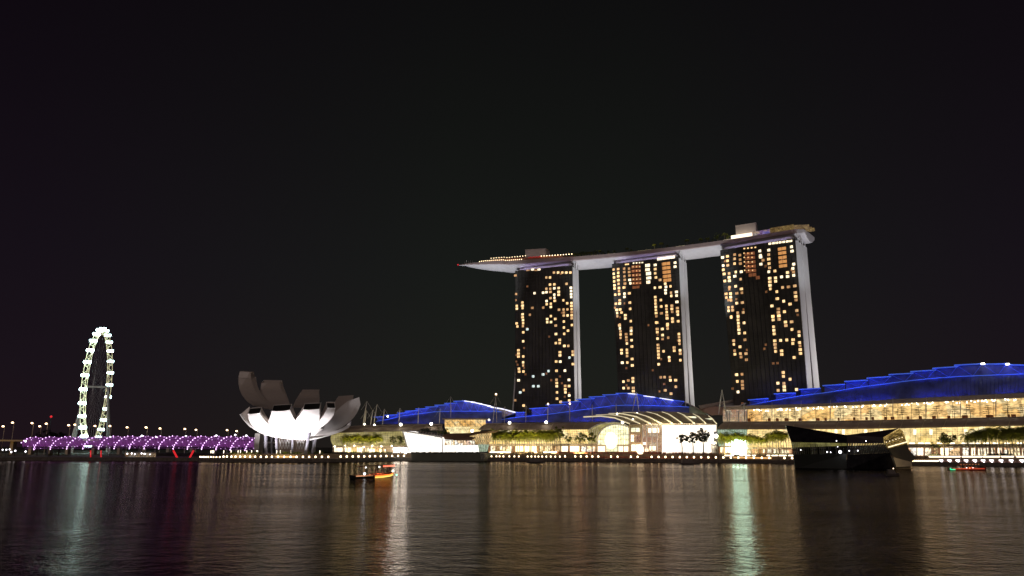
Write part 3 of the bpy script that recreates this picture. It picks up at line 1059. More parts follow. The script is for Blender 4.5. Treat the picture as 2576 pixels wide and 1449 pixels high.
for s in (-1, 1):
    mb = MB()
    mb.tube(WC + wa * 13 * s, Vector((WC.x, WC.y, 3)) + wa * 22 * s + wp * 8, 1.5, 8)
    part('leg', mb, M['concrete'], wheel)
for s in (-1, 1):
    mb = MB()
    mb.tube(WC + wa * 13 * s, Vector((WC.x, WC.y, 3)) + wa * 22 * s - wp * 8, 1.5, 8)
    part('leg', mb, M['concrete'], wheel)
spot((WC.x - 60, WC.y - 260, 6), (WC.x, WC.y, 70), 500000, (1, .92, .85), 40)
# ------------------------------------------------------------------ left shore and the purple helix footbridge
mb = MB()
mb.prism([Vector(p) for p in ((-1500, 640, -.6), (-420, 596, -.6), (-240, 600, -.6), (-250, 690, -.6), (-420, 1010, -.6), (-3000, 1200, -.6), (-3000, 660, -.6))], (0, 0, 3.0))
struct('far_shore', mb, M['stone'], 'dark low shore under the purple footbridge')

HA = at(66, 1119, 700)
HB = at(655, 1116, 618)
HA.z = 14.6
HB.z = 14.6
def hcen(t):
    p = lerp(HA, HB, t)
    p.y += 22 * math.sin(math.pi * t)
    p.z = 14.6 - 1.2 * (2 * t - 1) ** 2
    return p
hdir = (HB - HA).normalized()
hn = Vector((-hdir.y, hdir.x, 0))
HL = (HB - HA).length
helix = thing('helix_bridge', 'footbridge of purple lit double helix tubes dotted with white lamps', 'footbridge', (HA.x, HA.y, 2.4))
def hpt(s, a, r):
    c = hcen(s / HL)
    return c + hn * (math.cos(a) * r) + Vector((0, 0, math.sin(a) * r))
nlamp = 0
restl = MB()
for k in range(2):
    mb = MB()
    pts = []
    N = 300
    for i in range(N + 1):
        s = HL * i / N
        a = -2 * math.pi * s / 33.0 + math.pi * k
        pts.append(hpt(s, a, 5.4))
    mb.path(pts, 0.22, 5)
    tb = part('helix_tube', mb, M['purplemesh'], helix)
    s = 0.5 * k
    while s < HL:
        a = -2 * math.pi * s / 33.0 + math.pi * k
        fr = math.cos(a)          # +1 far side, -1 near side
        if fr < -0.35 and nlamp < 100:
            lb = MB()
            lb.ball(hpt(s, a, 5.65), 0.46, 6, 4)
            part('lamp', lb, M['purple'], tb)
            nlamp += 1
        else:
            restl.ball(hpt(s, a, 5.65), 0.44 if fr < 0.2 else 0.3, 6, 4)
        s += 1.75 if fr < -0.5 else 2.6
for k in range(3):
    mb = MB(); lb = restl
    pts = [hpt(HL * i / 300, 2 * math.pi * (HL * i / 300) / 21.0 + 2.1 * k, 4.6) for i in range(301)]
    mb.path(pts, 0.16, 4)
    tb = part('inner_helix_tube', mb, M['purplemesh'], helix)
    s = 1.0 + k
    while s < HL:
        lb.ball(hpt(s, 2 * math.pi * s / 21.0 + 2.1 * k, 4.7), 0.27, 5, 4)
        s += 3.6
if True:
    part('lamps', restl, M['purple'], helix, kind='stuff')
mb = MB()
for i in range(int(HL / 3)):
    s = 3.0 * i + 1
    pts = [hpt(s, 2 * math.pi * j / 14, 5.1) for j in range(14)]
    mb.path(pts, 0.09, 3, closed=True)
part('hoops', mb, M['purplemesh'], helix)
mb = MB()
rows = [[hpt(HL * i / 60, a, 4.3) for a in (2.5, 2.1, 1.6, 1.1, .6)] for i in range(61)]
mb.grid(rows)
part('purple_fill_panels', mb, glow('purple_glow_fill', (0.36, 0.055, 0.42), 0.21, base=(.2, .15, .25)), helix)  # added glowing shell that fills in purple light between the tubes
mb = MB()
rows = [[hpt(HL * i / 60, a, 4.2) for a in (math.pi + .75, math.pi + .2, math.pi - .5)] for i in range(61)]
mb.grid(rows)
part('parapet_mesh', mb, glow('purple_glow_parapet', (0.36, 0.05, 0.40), 0.22, base=(.2, .15, .25)), helix)  # glowing sheet, purple light put into the parapet itself
mb = MB()
for i in range(60):
    a, b = hcen(i / 60), hcen((i + 1) / 60)
    mb.slab(a + hn * -3.4 - Vector((0, 0, 4.6)), b + hn * -3.4 - Vector((0, 0, 4.6)), b + hn * 3.4 - Vector((0, 0, 4.6)), a + hn * 3.4 - Vector((0, 0, 4.6)), (0, 0, .7))
part('deck', mb, M['black'], helix)
for (pa, pb) in ((441, 482), (228, 254), (600, 628)):
    for s in (0, 1):
        px = (pa, pb)[s]
        top = at(px + (-5 if s == 0 else 5) * (1 if pa > 300 else 0), 1133, 612 if pa < 600 else 600)
        bot = at(px + (6 if s == 0 else -6) * (1 if pa > 300 else 0), 1154, 612 if pa < 600 else 600)
        mb = MB()
        mb.tube(bot, top, 0.5 if pa < 300 else .75, 6)
        part('pier_leg', mb, M['red'] if pa != 600 else M['grey'], helix, label='red lit slanting pier leg' if pa != 600 else None)
for px in (120, 350, 540):
    p = at(px, 1136, 645)
    mb = MB(); mb.tube((p.x, p.y, 2), (p.x, p.y, 10), .7)
    part('pier', mb, M['grey'], helix)
# purple floods that wash the water in front

# dark round trees left of the wheel, under the motorway
def road_box(nm, a, b, w, h, m):
    mb = MB()
    n_ = Vector((-(b - a).y, (b - a).x, 0)).normalized() * w
    mb.slab(a, b, b + n_, a + n_, (0, 0, h))
    return mb
a = at(-80, 1109, 760); b = at(160, 1112, 800); c = at(700, 1115, 900)
mb = MB()
n_ = Vector((0, 20, 0))
mb.slab(a, b, b + n_, a + n_, (0, 0, 1.6))
mb.slab(b, c, c + n_, b + n_, (0, 0, 1.6))
for i in range(14):
    q = lerp(a, b, i / 5) if i < 5 else lerp(b, c, (i - 5) / 9)
    mb.box((q.x, q.y + 10, (q.z + 2) / 2), (3, 6, q.z - 2.2))
single('road_bridge', mb, M['concrete'], 'low concrete road bridge on piers behind the purple footbridge', 'bridge', (a.x, a.y, 2))
spot((a.x + 30, a.y - 40, 14), b, 30000, (1, .55, .12), 110)

def lamp_post(x, y, zl, name, label, group, mlamp, r, arm=True):
    t = thing(name, label, 'street lamp', (x, y, 2.4), group)
    mb = MB()
    mb.tube((x, y, 2.4), (x, y, zl), 0.28, 5, 0.16)
    if arm:
        mb.tube((x, y, zl), (x - 1.4, y - .5, zl + .3), 0.14, 4)
    part('pole', mb, M['steel'], t)
    mb = MB()
    mb.ball((x - (1.4 if arm else 0), y - (.5 if arm else 0), zl), r, 7, 5, 0.7)
    part('lamp_head', mb, mlamp, t)
    return t
orange = [K1(45, 1035), K1(135, 1000), K1(320, 1005), K1(393, 1035), K1(455, 1010), K1(668, 1025), K1(727, 1020), K1(918, 1032), K1(1060, 1032), K1(1223, 1045), K1(1405, 1047),
          K2(272, 885), K2(458, 900), K2(787, 907), K2(935, 918), K2(1347, 922), K2(1473, 935)]
for i, (px, py) in enumerate(orange):
    p = at(px, py, 790 + 0.10 * px)
    lab = 'orange street lamp on the road bridge, left of the observation wheel' if px < 200 else ('orange street lamp rising behind the purple footbridge' if px > 262 else 'orange street lamp seen beside the foot of the observation wheel')
    lamp_post(p.x, p.y, p.z, 'street_lamp', lab, 'orange street lamps ' + ('left of the wheel' if px < 200 else ('behind the footbridge' if px > 262 else 'at the wheel')), M['streetlamp'], 1.15)
for (px, py) in (K2(200, 1000), K2(390, 1015), K2(783, 1003), K2(1185, 995), K2(1437, 985), K2(1583, 995), K1(1050, 1137), K1(1350, 1125)):
    p = at(px, py, 700)
    lamp_post(p.x, p.y, p.z, 'white_lamp', 'short white lamp just above the top of the purple footbridge', 'white lamps above the footbridge', M['lampcool'], 0.95, False)
p = at(*K1(487, 943), 980)
t = thing('radio_mast', 'thin mast with a red warning light, left of the wheel', 'mast', (p.x, p.y, 5))
mb = MB(); mb.tube((p.x, p.y, 5), p, .5, 5); part('pole', mb, M['black'], t)
mb = MB(); mb.ball(p, 1.5, 7, 5); part('beacon', mb, M['red'], t)
# small lamps and lit stalls on the left shore
for (x, y, s) in ((130, 1330, .7), (183, 1330, .7), (240, 1330, .7), (347, 1333, .7), (375, 1333, .6), (398, 1333, .6), (425, 1333, .6), (25, 1258, .6), (60, 1258, .6), (92, 1255, .6), (107, 1280, .7), (145, 1268, .7), (243, 1275, .7), (243, 1177, .8)):
    p = at(*K1(x, y), 640)
    t = thing('shore_lamp', 'small white lamp low on the dark left shore', 'lamp', (p.x, p.y, 2.4), 'small lamps on the left shore')
    mb = MB(); mb.tube((p.x, p.y, 2.4), (p.x, p.y, p.z), .15, 4); part('pole', mb, M['black'], t)
    mb = MB(); mb.ball((p.x, p.y, p.z), s, 6, 4); part('lamp_head', mb, M['lampcool'], t)
lab_k = [('glass kiosk with warm lights under the footbridge, left one', [K1(1155, 1285), K1(1310, 1330)]),
         ('lit waterside kiosk under the footbridge, beside the red piers', [K1(1330, 1285), K1(1449, 1325)]),
         ('low kiosk with a few lamps under the footbridge', [K2(30, 1215), K2(120, 1250)]),
         ('low dark kiosk with a white lit corner under the footbridge', [K2(150, 1215), K2(270, 1265)])]
for lab, (p0, p1) in lab_k:
    a = at(*p0, 630); b = at(p1[0], p0[1], 630)
    z0 = 2.4
    t = thing('kiosk', lab, 'kiosk', ((a.x + b.x) / 2, 630, z0))
    mb = MB(); mb.slab((a.x - .6, 629, a.z), (b.x + .6, 629, a.z), (b.x + .6, 637, a.z), (a.x - .6, 637, a.z), (0, 0, .5)); part('roof', mb, M['grey'], t)
    mb = MB(); mb.slab((a.x, 636, z0), (b.x, 636, z0), (b.x, 636.4, z0), (a.x, 636.4, z0), (0, 0, a.z - z0)); part('back_wall', mb, interior('kiosk_light', [(.2, .1, .05), (1, .7, .4), (.3, .2, .12), (1, .9, .8)], 0.5, cell=.35, lo=.05), t)
    for k in range(5):
        x = lerp(a.x, b.x, k / 4)
        mb = MB(); mb.tube((x, 630, z0), (x, 630, a.z), .14, 4); part('post', mb, M['grey'], t)
    mb = MB()
    mb.ball((lerp(a.x, b.x, .35), 630.5, a.z - 1), .6, 6, 4)
    mb.ball((lerp(a.x, b.x, .8), 630.5, a.z - 1.4), .45, 6, 4)
    part('lamps', mb, M['lampcool'], t)

# ------------------------------------------------------------------ the flower shaped museum
mus = thing('flower_museum', 'white museum shaped like an opening flower with broad upturned petals', 'museum', (at(744, 1140, 590).x, 590, 5.9))
def petal(rows, off, m, side=None, cap=True, name='petal'):
    """rows from tip to root: (xl, yl, xr, yr, depth)"""
    O = [(A(K3, xl, yl, Y), A(K3, xr, yr, Y)) for xl, yl, xr, yr, Y in rows]
    # refine along the length with smooth interpolation
    def cr_(p0, p1, p2, p3, t):
        return 0.5 * ((2 * p1) + (p2 - p0) * t + (2 * p0 - 5 * p1 + 4 * p2 - p3) * t * t + (3 * p1 - p0 - 3 * p2 + p3) * t ** 3)
    R = []
    n = len(O)
    for i in range(n - 1):
        for k in range(5):
            t = k / 5
            q = [O[max(0, i - 1)], O[i], O[i + 1], O[min(n - 1, i + 2)]]
            R.append((cr_(q[0][0], q[1][0], q[2][0], q[3][0], t), cr_(q[0][1], q[1][1], q[2][1], q[3][1], t)))
    R.append(O[-1])
    nR = len(R)
    outer, inner = [], []
    for i, (l, r) in enumerate(R):
        f = 1 - 0.55 * i / (nR - 1)
        o = Vector(off) * f
        w = (r - l)
        bul = Vector((0, -0.05 * w.length, -0.02 * w.length))
        outer.append([l, lerp(l, r, .25) + bul * .75, lerp(l, r, .5) + bul, lerp(l, r, .75) + bul * .75, r])
        inner.append([l + o, lerp(l, r, .25) + o, lerp(l, r, .5) + o, lerp(l, r, .75) + o, r + o])
    mb = MB(); mb.grid(outer)
    pr = part(name, mb, m, mus, smooth=True)
    mb = MB()
    mb.grid([[a[0], b[0]] for a, b in zip(outer, inner)])
    mb.grid([[a[-1], b[-1]] for a, b in zip(outer, inner)])
    mb.grid(inner)
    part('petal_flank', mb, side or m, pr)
    if cap:
        o0, i0 = outer[0], inner[0]
        mb = MB()
        mb.poly([q + Vector((0, .35, 0)) for q in o0] + [q + Vector((0, .35, 0)) for q in reversed(i0)])
        part('skylight', mb, M['darkglass'], pr)
        mb = MB()
        mb.path(list(o0) + list(reversed(i0)), 0.28, 4, closed=True)
        part('skylight_frame', mb, M['petal'], pr)
    return pr
up_ = (0.3, 2.6, 4.6)
PB = M['petal_shaded']
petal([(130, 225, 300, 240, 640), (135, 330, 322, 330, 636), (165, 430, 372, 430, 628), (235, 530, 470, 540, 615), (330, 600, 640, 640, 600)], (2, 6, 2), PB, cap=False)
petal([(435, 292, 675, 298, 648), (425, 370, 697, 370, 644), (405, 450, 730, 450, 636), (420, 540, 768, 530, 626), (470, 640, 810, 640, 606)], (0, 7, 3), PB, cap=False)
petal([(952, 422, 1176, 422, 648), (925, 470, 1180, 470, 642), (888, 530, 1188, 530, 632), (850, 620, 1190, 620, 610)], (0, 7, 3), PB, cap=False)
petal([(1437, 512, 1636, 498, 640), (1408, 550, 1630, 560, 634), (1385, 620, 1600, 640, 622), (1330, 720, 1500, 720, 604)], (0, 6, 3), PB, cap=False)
# tip of the tall left petal
mb = MB()
mb.prism([A(K3, 130, 225, 640), A(K3, 150, 140, 641), A(K3, 290, 155, 641), A(K3, 300, 240, 640)], (1, 6, 1))
part('petal_tip', mb, PB, mus)
# right hand side petals
petal([(1590, 640, 1752, 580, 600), (1500, 700, 1700, 700, 596), (1400, 780, 1600, 815, 590), (1260, 880, 1440, 920, 584), (1080, 980, 1250, 985, 580)], (-2, 3, 6), M['petal'], cap=False)
petal([(1572, 850, 1617, 822, 588), (1540, 880, 1590, 890, 586), (1400, 935, 1420, 970, 583), (1080, 1000, 1100, 1050, 580)], (0, 3, 1), M['petal'])
# far left petal
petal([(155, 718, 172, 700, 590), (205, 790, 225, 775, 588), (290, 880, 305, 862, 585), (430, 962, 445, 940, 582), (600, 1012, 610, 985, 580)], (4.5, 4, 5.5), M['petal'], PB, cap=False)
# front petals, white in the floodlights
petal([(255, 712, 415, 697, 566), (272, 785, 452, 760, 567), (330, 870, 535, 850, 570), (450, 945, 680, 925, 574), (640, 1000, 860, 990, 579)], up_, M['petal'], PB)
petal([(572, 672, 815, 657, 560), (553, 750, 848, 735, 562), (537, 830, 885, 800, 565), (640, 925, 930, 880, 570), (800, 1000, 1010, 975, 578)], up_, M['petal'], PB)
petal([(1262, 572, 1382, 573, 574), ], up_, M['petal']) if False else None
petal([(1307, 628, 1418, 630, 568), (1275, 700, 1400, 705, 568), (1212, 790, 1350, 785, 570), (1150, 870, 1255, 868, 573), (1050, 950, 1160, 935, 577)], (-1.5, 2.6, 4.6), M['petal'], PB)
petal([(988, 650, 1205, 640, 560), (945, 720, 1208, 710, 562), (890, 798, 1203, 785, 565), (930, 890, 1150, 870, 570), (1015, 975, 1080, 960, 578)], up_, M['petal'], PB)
# the bowl under the petals
rows = []
for (xl, yl, xr, yr, Y, bul) in ((440, 925, 1300, 905, 584, 10), (500, 975, 1250, 975, 583, 9), (580, 1012, 1200, 1015, 583, 8), (690, 1035, 1120, 1045, 584, 5), (800, 1046, 1050, 1052, 586, 2)):
    l, r = A(K3, xl, yl, Y), A(K3, xr, yr, Y)
    rows.append([lerp(l, r, k / 8) + Vector((0, -bul * math.sin(math.pi * k / 8), 0)) for k in range(9)])
mb = MB(); mb.grid(rows)
rows2 = [[q + Vector((0, 2 * (590 - q.y), 0)) for q in r] for r in rows]
mb.grid(rows2)
part('bowl', mb, M['petal'], mus, smooth=True)
rim = [(155, 715), (205, 790), (290, 882), (430, 962), (520, 992), (640, 1014), (760, 1030), (860, 1040), (980, 1050), (1100, 1050), (1250, 1018), (1400, 972), (1500, 930), (1590, 890)]
mb = MB()
pts = [A(K3, x, y - 4, interp([(155, 590), (640, 579), (1100, 579), (1590, 588)], x) - 1.2) for x, y in rim]
mb.path(pts, 0.5, 5)
part('rim_edge', mb, M['petal'], mus)
# columns and lattice
for (x0, y0, x1, y1, Y, w) in ((632, 985, 645, 1195, 578, 1.6), (850, 965, 845, 1190, 577, 1.3), (1070, 955, 1022, 1190, 577, 1.7), (1155, 1030, 1110, 1190, 582, 1.9), (490, 985, 505, 1200, 582, 2.0), (572, 1015, 575, 1190, 590, 1.2), (1120, 1050, 1150, 1190, 592, 1.5)):
    p, q = A(K3, x1, y1, Y), A(K3, x0, y0, Y)
    p.z = 5.7
    mb = MB(); mb.tube(p, q, w * .62, 8)
    part('column', mb, M['grey'], mus)
mb = MB()
for (xa, xb) in ((670, 820), (900, 1010)):
    n = 4 if xa == 670 else 3
    for k in range(n):
        f0, f1 = k / n, (k + 1) / n
        for (u, v) in ((f0, f1), (f1, f0)):
            p = A(K3, lerp(xa, xb, u), 1040, 588); q = A(K3, lerp(xa, xb, v), 1175, 588)
            mb.tube(q, p, 0.3, 4)
part('lattice', mb, M['white'], mus)
mb = MB()
p = A(K3, 850, 1048, 594)
mb.slab((A(K3, 660, 1040, 594).x, 594, 5.9), (A(K3, 1020, 1040, 594).x, 594, 5.9), (A(K3, 1020, 1040, 594).x, 604, 5.9), (A(K3, 660, 1040, 594).x, 604, 5.9), (0, 0, 15))
part('core', mb, mat('core_wall', (.45, .36, .32), .7), mus)
mb = MB()
x0, x1 = A(K3, 350, 960, 590).x, A(K3, 416, 960, 590).x
mb.slab((x0, 590, 2.6), (x1, 590, 2.6), (x1, 600, 2.6), (x0, 600, 2.6), (0, 0, A(K3, 380, 965, 590).z - 2.6))
part('lift_shaft', mb, M['concrete'], mus)
for (x, y, tx, tz, en) in ((-196, 563.5, -190, 34, 75000), (-181, 562.2, -176, 40, 110000), (-160, 562.0, -160, 40, 110000), (-141, 566, -150, 34, 15000)):
    spot((x, y, 4.0), (tx, 572, tz), en, (1.0, 0.92, 0.93), 120, 0.5)
spot((-120, 588, 6), (-118, 600, 30), 2200, (.8, .82, 1.0), 110, 0.5)
spot((-165, 598, 7), (-165, 594, 20), 2500, (1, .8, .7), 150, 0.5)

# ------------------------------------------------------------------ the shopping halls
def glazing(parent, top, bot, dt, db, m, nx, nz, bulge=0.0, bar=0.16, barm=None, name='glass_wall', bars=True, diag=False):
    """glass wall between two measured curves; top and bot are lists of (px, py)"""
    cols = []
    x0, x1 = top[0][0], top[-1][0]
    b0, b1 = bot[0][0], bot[-1][0]
    for i in range(nx + 1):
        f = i / nx
        xt, xb = lerp(x0, x1, f), lerp(b0, b1, f)
        pt = W(xt, interp(top, xt), dt)
        pb = W(xb, interp(bot, xb), db)
        col = []
        for j in range(nz + 1):
            g = j / nz
            p = lerp(pb, pt, g)
            p = p + Vector((-0.40, -0.917, 0)) * (bulge * math.sin(math.pi * g))
            col.append(p)
        cols.append(col)
    mb = MB(); mb.grid(cols)
    g_ = part(name, mb, m, parent)
    if bars:
        mb = MB()
        off = Vector((-0.08, -0.2, 0))
        for c in cols:
            mb.path([p + off for p in c], bar * .6, 4)
        for j in range(nz + 1):
            mb.path([c[j] + off for c in cols], bar * .5, 4)
        if diag:
            for i in range(nx):
                for j in range(nz):
                    mb.tube(cols[i][j] + off, cols[i + 1][j + 1] + off, bar * .6, 4)
                    mb.tube(cols[i + 1][j] + off, cols[i][j + 1] + off, bar * .6, 4)
        part('glazing_bars', mb, barm or M['black'], g_)
    return cols
def band(parent, top, bot, dt, db, m, name, thick=1.0, n=24, bulge=0):
    rows_t, rows_b = [], []
    mb = MB()
    prev = None
    for i in range(n + 1):
        f = i / n
        xt, xb = lerp(top[0][0], top[-1][0], f), lerp(bot[0][0], bot[-1][0], f)
        pt = W(xt, interp(top, xt), dt)
        pb = W(xb, interp(bot, xb), db)
        cur = []
        for j in range(6):
            g = j / 5
            p = lerp(pb, pt, g) + Vector((-0.40, -0.917, 0.35)) * (bulge * math.sin(math.pi * g))
            cur.append(p)
        rows_t.append(cur)
    t = Vector((0.40, 0.917, 0)) * thick
    mb.grid(rows_t)
    mb.grid([[q + t for q in r] for r in rows_t])
    mb.grid([[r[0], r[0] + t] for r in rows_t])
    mb.grid([[r[-1], r[-1] + t] for r in rows_t])
    mb.grid([[q, q + t] for q in rows_t[0]])
    mb.grid([[q, q + t] for q in rows_t[-1]])
    part(name, mb, m, parent, smooth=False)
    return rows_t
def canopy(parent, top, bot, df, nribs, lean=16, skip=0):
    rows = band(parent, top, bot, df + 9, df, M['brownroof'], 'long_canopy', 1.2, 30, 1.6)
    x0, x1 = bot[0][0], bot[-1][0]
    mb = MB()
    for i in range(nribs):
        xb = lerp(x0, x1, (i + .5) / nribs)
        xt = xb + lean * 0.6
        if xt > top[-1][0] or xt < top[0][0]: continue
        pts = []
        for j in range(6):
            g = j / 5
            p = lerp(W(xb, interp(bot, xb), df), W(xt, interp(top, xt), df + 9), g) + Vector((-0.40, -0.917, 0.35)) * (1.9 * math.sin(math.pi * g))
            pts.append(p)
        mb.path(pts, 0.2, 4)
    part('canopy_ribs', mb, M['canopy'], parent)
    mb = MB()
    mb.path([r[-1] + Vector((0, -.2, .2)) for r in rows], .35, 5)
    part('canopy_edge', mb, M['fascia'], parent)
def seg(k, lst):
    return [k(x, y) for x, y in lst]
def blue_roof(parent, steps, arc, bot, d, white=()):
    """stepped roof: a sloping lower skin up to the truss line, stepped louvre panels above it"""
    lo, hi = MB(), MB()
    xs0, xs1 = max(arc[0][0], bot[0][0]), min(arc[-1][0], bot[-1][0])
    n = 40
    rows = []
    for i in range(n + 1):
        x = lerp(xs0, xs1, i / n)
        b = W(x, interp(bot, x), d)
        a = W(x, interp(arc, x), d + 7)
        rows.append([b, lerp(b, a, .33) + Vector((-.2, -.5, .7)), lerp(b, a, .66) + Vector((-.2, -.5, .7)), a])
    lo.grid(rows)
    lo.grid([[r[-1], r[-1] + Vector((18, 42, 0)), r[-1] + Vector((24, 56, -12))] for r in rows])
    lo.grid([[r[0], r[0] + Vector((24, 56, 0))] for r in rows])
    part('roof_skin', lo, M['bluelit_roof'], parent, smooth=True)
    mb = MB()
    mb.path([r[-1] + Vector((-.3, -.8, 0)) for r in rows], .32, 5)
    part('truss_chord', mb, M['blueedge'], parent)
    mb = MB()
    for i in range(0, 2 * n + 1):
        r0_, r1_ = rows[i // 2], rows[min(n, (i + 1) // 2)]
        mb.path([(p + q) / 2 + Vector((-.1, -.25, .1)) for p, q in zip(r0_, r1_)], .13, 3)
    part('roof_ribs', mb, M['bluelit_roof'], parent)
    arcx = [(x, y) for x, y in arc]
    for si, (x0, y0, x1, y1) in enumerate(steps):
        dd = d + 9
        c0, c1 = max(x0, xs0), min(x1, xs1)
        a0, a1 = W(x0, y0, dd), W(x1, y1, dd)
        b0 = W(x0, max(interp(arc, x0), y0 + 2), dd)
        b1 = W(x1, max(interp(arc, x1), y1 + 2), dd)
        mb = MB()
        mb.slab(b0 - Vector((0, 0, .5)), b1 - Vector((0, 0, .5)), b1 - Vector((0, 0, .5)) + Vector((14, 32, 0)), b0 - Vector((0, 0, .5)) + Vector((14, 32, 0)), (0, 0, .3))
        mb.quad(b0, b1, a1, a0)
        t = Vector((14, 32, 0))
        mb.quad(a0, a1, a1 + t, a0 + t)
        mb.quad(b0, a0, a0 + t, b0 + t)
        mb.quad(b1, a1, a1 + t, b1 + t)
        mb.quad(b0 + t, b1 + t, a1 + t, a0 + t)
        pn = part('stepped_panel', mb, M['bluelit_roof'], parent)
        mb = MB()
        o = Vector((-1.2, -2.8, 0))
        ov = (a0 - a1).normalized() * 1.6
        mb.slab(a0 + o + ov, a1 + o, a1 + Vector((1, 2, .0)), a0 + ov + Vector((1, 2, 0)), (0, 0, .62))
        part('lit_edge', mb, M['whiteedge'] if si in white else M['blueedge'], pn)
        # slender struts
        mb = MB()
        o2 = Vector((-.5, -1.2, 0))
        m_ = lerp(b0, b1, .62)
        mb.tube(a0 + o2, m_ + o2, .16, 4)
        mb.tube(m_ + o2, lerp(a0, a1, .95) + o2, .16, 4)
        part('strut', mb, M['bluestrut'], pn)
    # blue floods: a row just in front of the truss line looking up, and one at the eaves
    nl = max(2, int((rows[-1][0] - rows[0][0]).length / 45))
    for i in range(nl):
        i0, i1 = int(n * i / nl), int(n * (i + 1) / nl)
        for (ri, off, aim, pw) in ((3, Vector((-2.2, -5.0, .4)), Vector((.9, 2.2, 2.5)), 17), (0, Vector((-1.6, -3.6, .6)), Vector((1.6, 4.0, 4.5)), 13)):
            p, q = rows[i0][ri] + off, rows[i1][ri] + off
            ln = (q - p).length
            c = (p + q) / 2
            X = (q - p).normalized()
            dv = aim.normalized()
            Z = -(dv - X * dv.dot(X)).normalized()
            Y = Z.cross(X)
            l = area(c, c + Vector((0, 0, 1)), ln * .7, 0.3, pw * ln * random.uniform(.6, 1.1), (0.03, 0.085, 1.0))
            l.rotation_euler = Matrix((X, Y, Z)).transposed().to_euler()

def mast(parent, kx, top, bot, d, r=0.4, cables=((-40, 60), (36, 60)), lamp=False):
    p, q = W(*kx(*bot), d), W(*kx(*top), d)
    mb = MB(); mb.path([p, lerp(p, q, .5), q], [r * .7, r * 1.15, r * .4], 7)
    m_ = part('mast', mb, M['steel'], parent)
    if cables:
        mb = MB()
        for dx, dy in cables:
            e_ = W(*kx(top[0] + dx * 2, top[1] + dy * 2), d + 3)
            mb.tube(q, e_, .09, 3)
        part('cables', mb, M['steel'], m_)
    if lamp:
        mb = MB(); mb.ball(q + Vector((0, 0, .4)), .8, 6, 4); part('mast_lamp', mb, M['streetlamp'], m_)

# ---- left hall
hl = thing('theatre_hall', 'left shopping hall with a stepped blue roof between the museum and the white pavilion', 'shopping hall', W(1060, 1140, 45) * 1)
hl.location.z = 5
c4 = K4
stepsA = [(*K4(a, b), *K4(c, d)) for a, b, c, d in ((668, 520, 755, 515), (825, 493, 985, 488), (1003, 464, 1120, 458), (1113, 437, 1267, 428), (1262, 405, 1405, 400), (1400, 378, 1545, 372), (1533, 352, 1690, 345), (1670, 325, 1815, 320), (1800, 295, 1935, 290), (1930, 292, 2055, 308), (2050, 312, 2150, 330))]
stepsA += [(*K5(a, b), *K5(c, d)) for a, b, c, d in ((345, 335, 470, 362), (465, 368, 590, 398))]
arcA = seg(K4, [(660, 580), (850, 545), (1005, 503), (1250, 470), (1500, 440), (1760, 430), (2174, 432)]) + seg(K5, [(420, 428), (640, 440)])
botA = seg(K4, [(660, 612), (1600, 608), (2174, 600)]) + seg(K5, [(640, 600)])
blue_roof(hl, stepsA, arcA, botA, 74, white=(9, 10, 11, 12))
# brown tapering end of that roof
mb = MB()
mb.prism([V(K5, 470, 372, 84), V(K5, 640, 395, 84), V(K5, 835, 455, 84), V(K5, 700, 500, 84), V(K5, 560, 540, 84), V(K5, 520, 590, 84)], (8, 20, 0))
part('roof_end', mb, M['fascia'], hl)
mb = MB()
mb.path([V(K5, 480, 372, 82), V(K5, 640, 398, 82), V(K5, 830, 448, 82)], .5, 5)
part('roof_end_edge', mb, M['whiteedge'], hl)
canopy(hl, seg(K4, [(265, 657), (480, 640), (1600, 622)]), seg(K4, [(25, 742), (1040, 712), (1600, 703)]), 34, 9)
glazing(hl, seg(K4, [(28, 742), (1080, 714)]), seg(K4, [(45, 925), (1110, 925)]), 33, 30, M['mallglassdim'], 30, 7, 3.0)
band(hl, seg(K4, [(30, 925), (1120, 922)]), seg(K4, [(30, 948), (1120, 945)]), 27, 27, M['fascia'], 'floor_beam', 3)
shopsA = [(60, 96), (100, 178), (198, 303), (383, 468), (500, 560), (575, 650), (665, 745), (760, 790), (900, 1010), (1020, 1115)]
for i, (xa, xb) in enumerate(shopsA):
    glazing(hl, seg(K4, [(xa, 950), (xb, 950)]), seg(K4, [(xa, 1012), (xb, 1012)]), 29, 29, (glow('dazzling_shop', (1, .95, .88), 19) if i in (8, 9) else M['shopwhite']) if i in (0, 1, 2, 3, 8, 9) else M['shops'], 2, 1, 0, .2, name='shop_window')
band(hl, seg(K4, [(30, 948), (1120, 948)]), seg(K4, [(30, 1025), (1120, 1025)]), 30, 30, M['fascia'], 'shop_wall', 2)
mb = MB()
for i in range(8):
    mb.ball(V(K4, 80 + i * 130 + random.uniform(-20, 20), 930 + random.uniform(-8, 20), 26), .55, 6, 4)
part('ceiling_lamps', mb, M['flood'], hl)
# the golden upper hall right of the left canopy
band(hl, seg(K4, [(1600, 530), (2174, 528)]) + seg(K5, [(420, 535)]), seg(K4, [(1600, 550), (2174, 550)]) + seg(K5, [(420, 552)]), 40, 39, M['fascia'], 'upper_eaves', 4)
glazing(hl, seg(K4, [(1635, 552), (2174, 552)]) + seg(K5, [(410, 552)]), seg(K4, [(1635, 652), (2174, 652)]) + seg(K5, [(410, 652)]), 42, 42, M['goldhall'], 16, 3, 0, .18)
glazing(hl, seg(K4, [(1635, 652), (2174, 652)]) + seg(K5, [(410, 652)]), seg(K4, [(1690, 748), (2174, 748)]) + seg(K5, [(300, 722)]), 41, 34, M['mallglass'], 20, 6, 1.0, .12)
mb = MB()
for i in range(6):
    x = 1720 + i * 90
    p = V(K4, x, 652, 39); q = V(K4, x - 80, 565, 39)
    mb.tube(p, q, .3, 4)
part('branching_struts', mb, M['fascia'], hl)
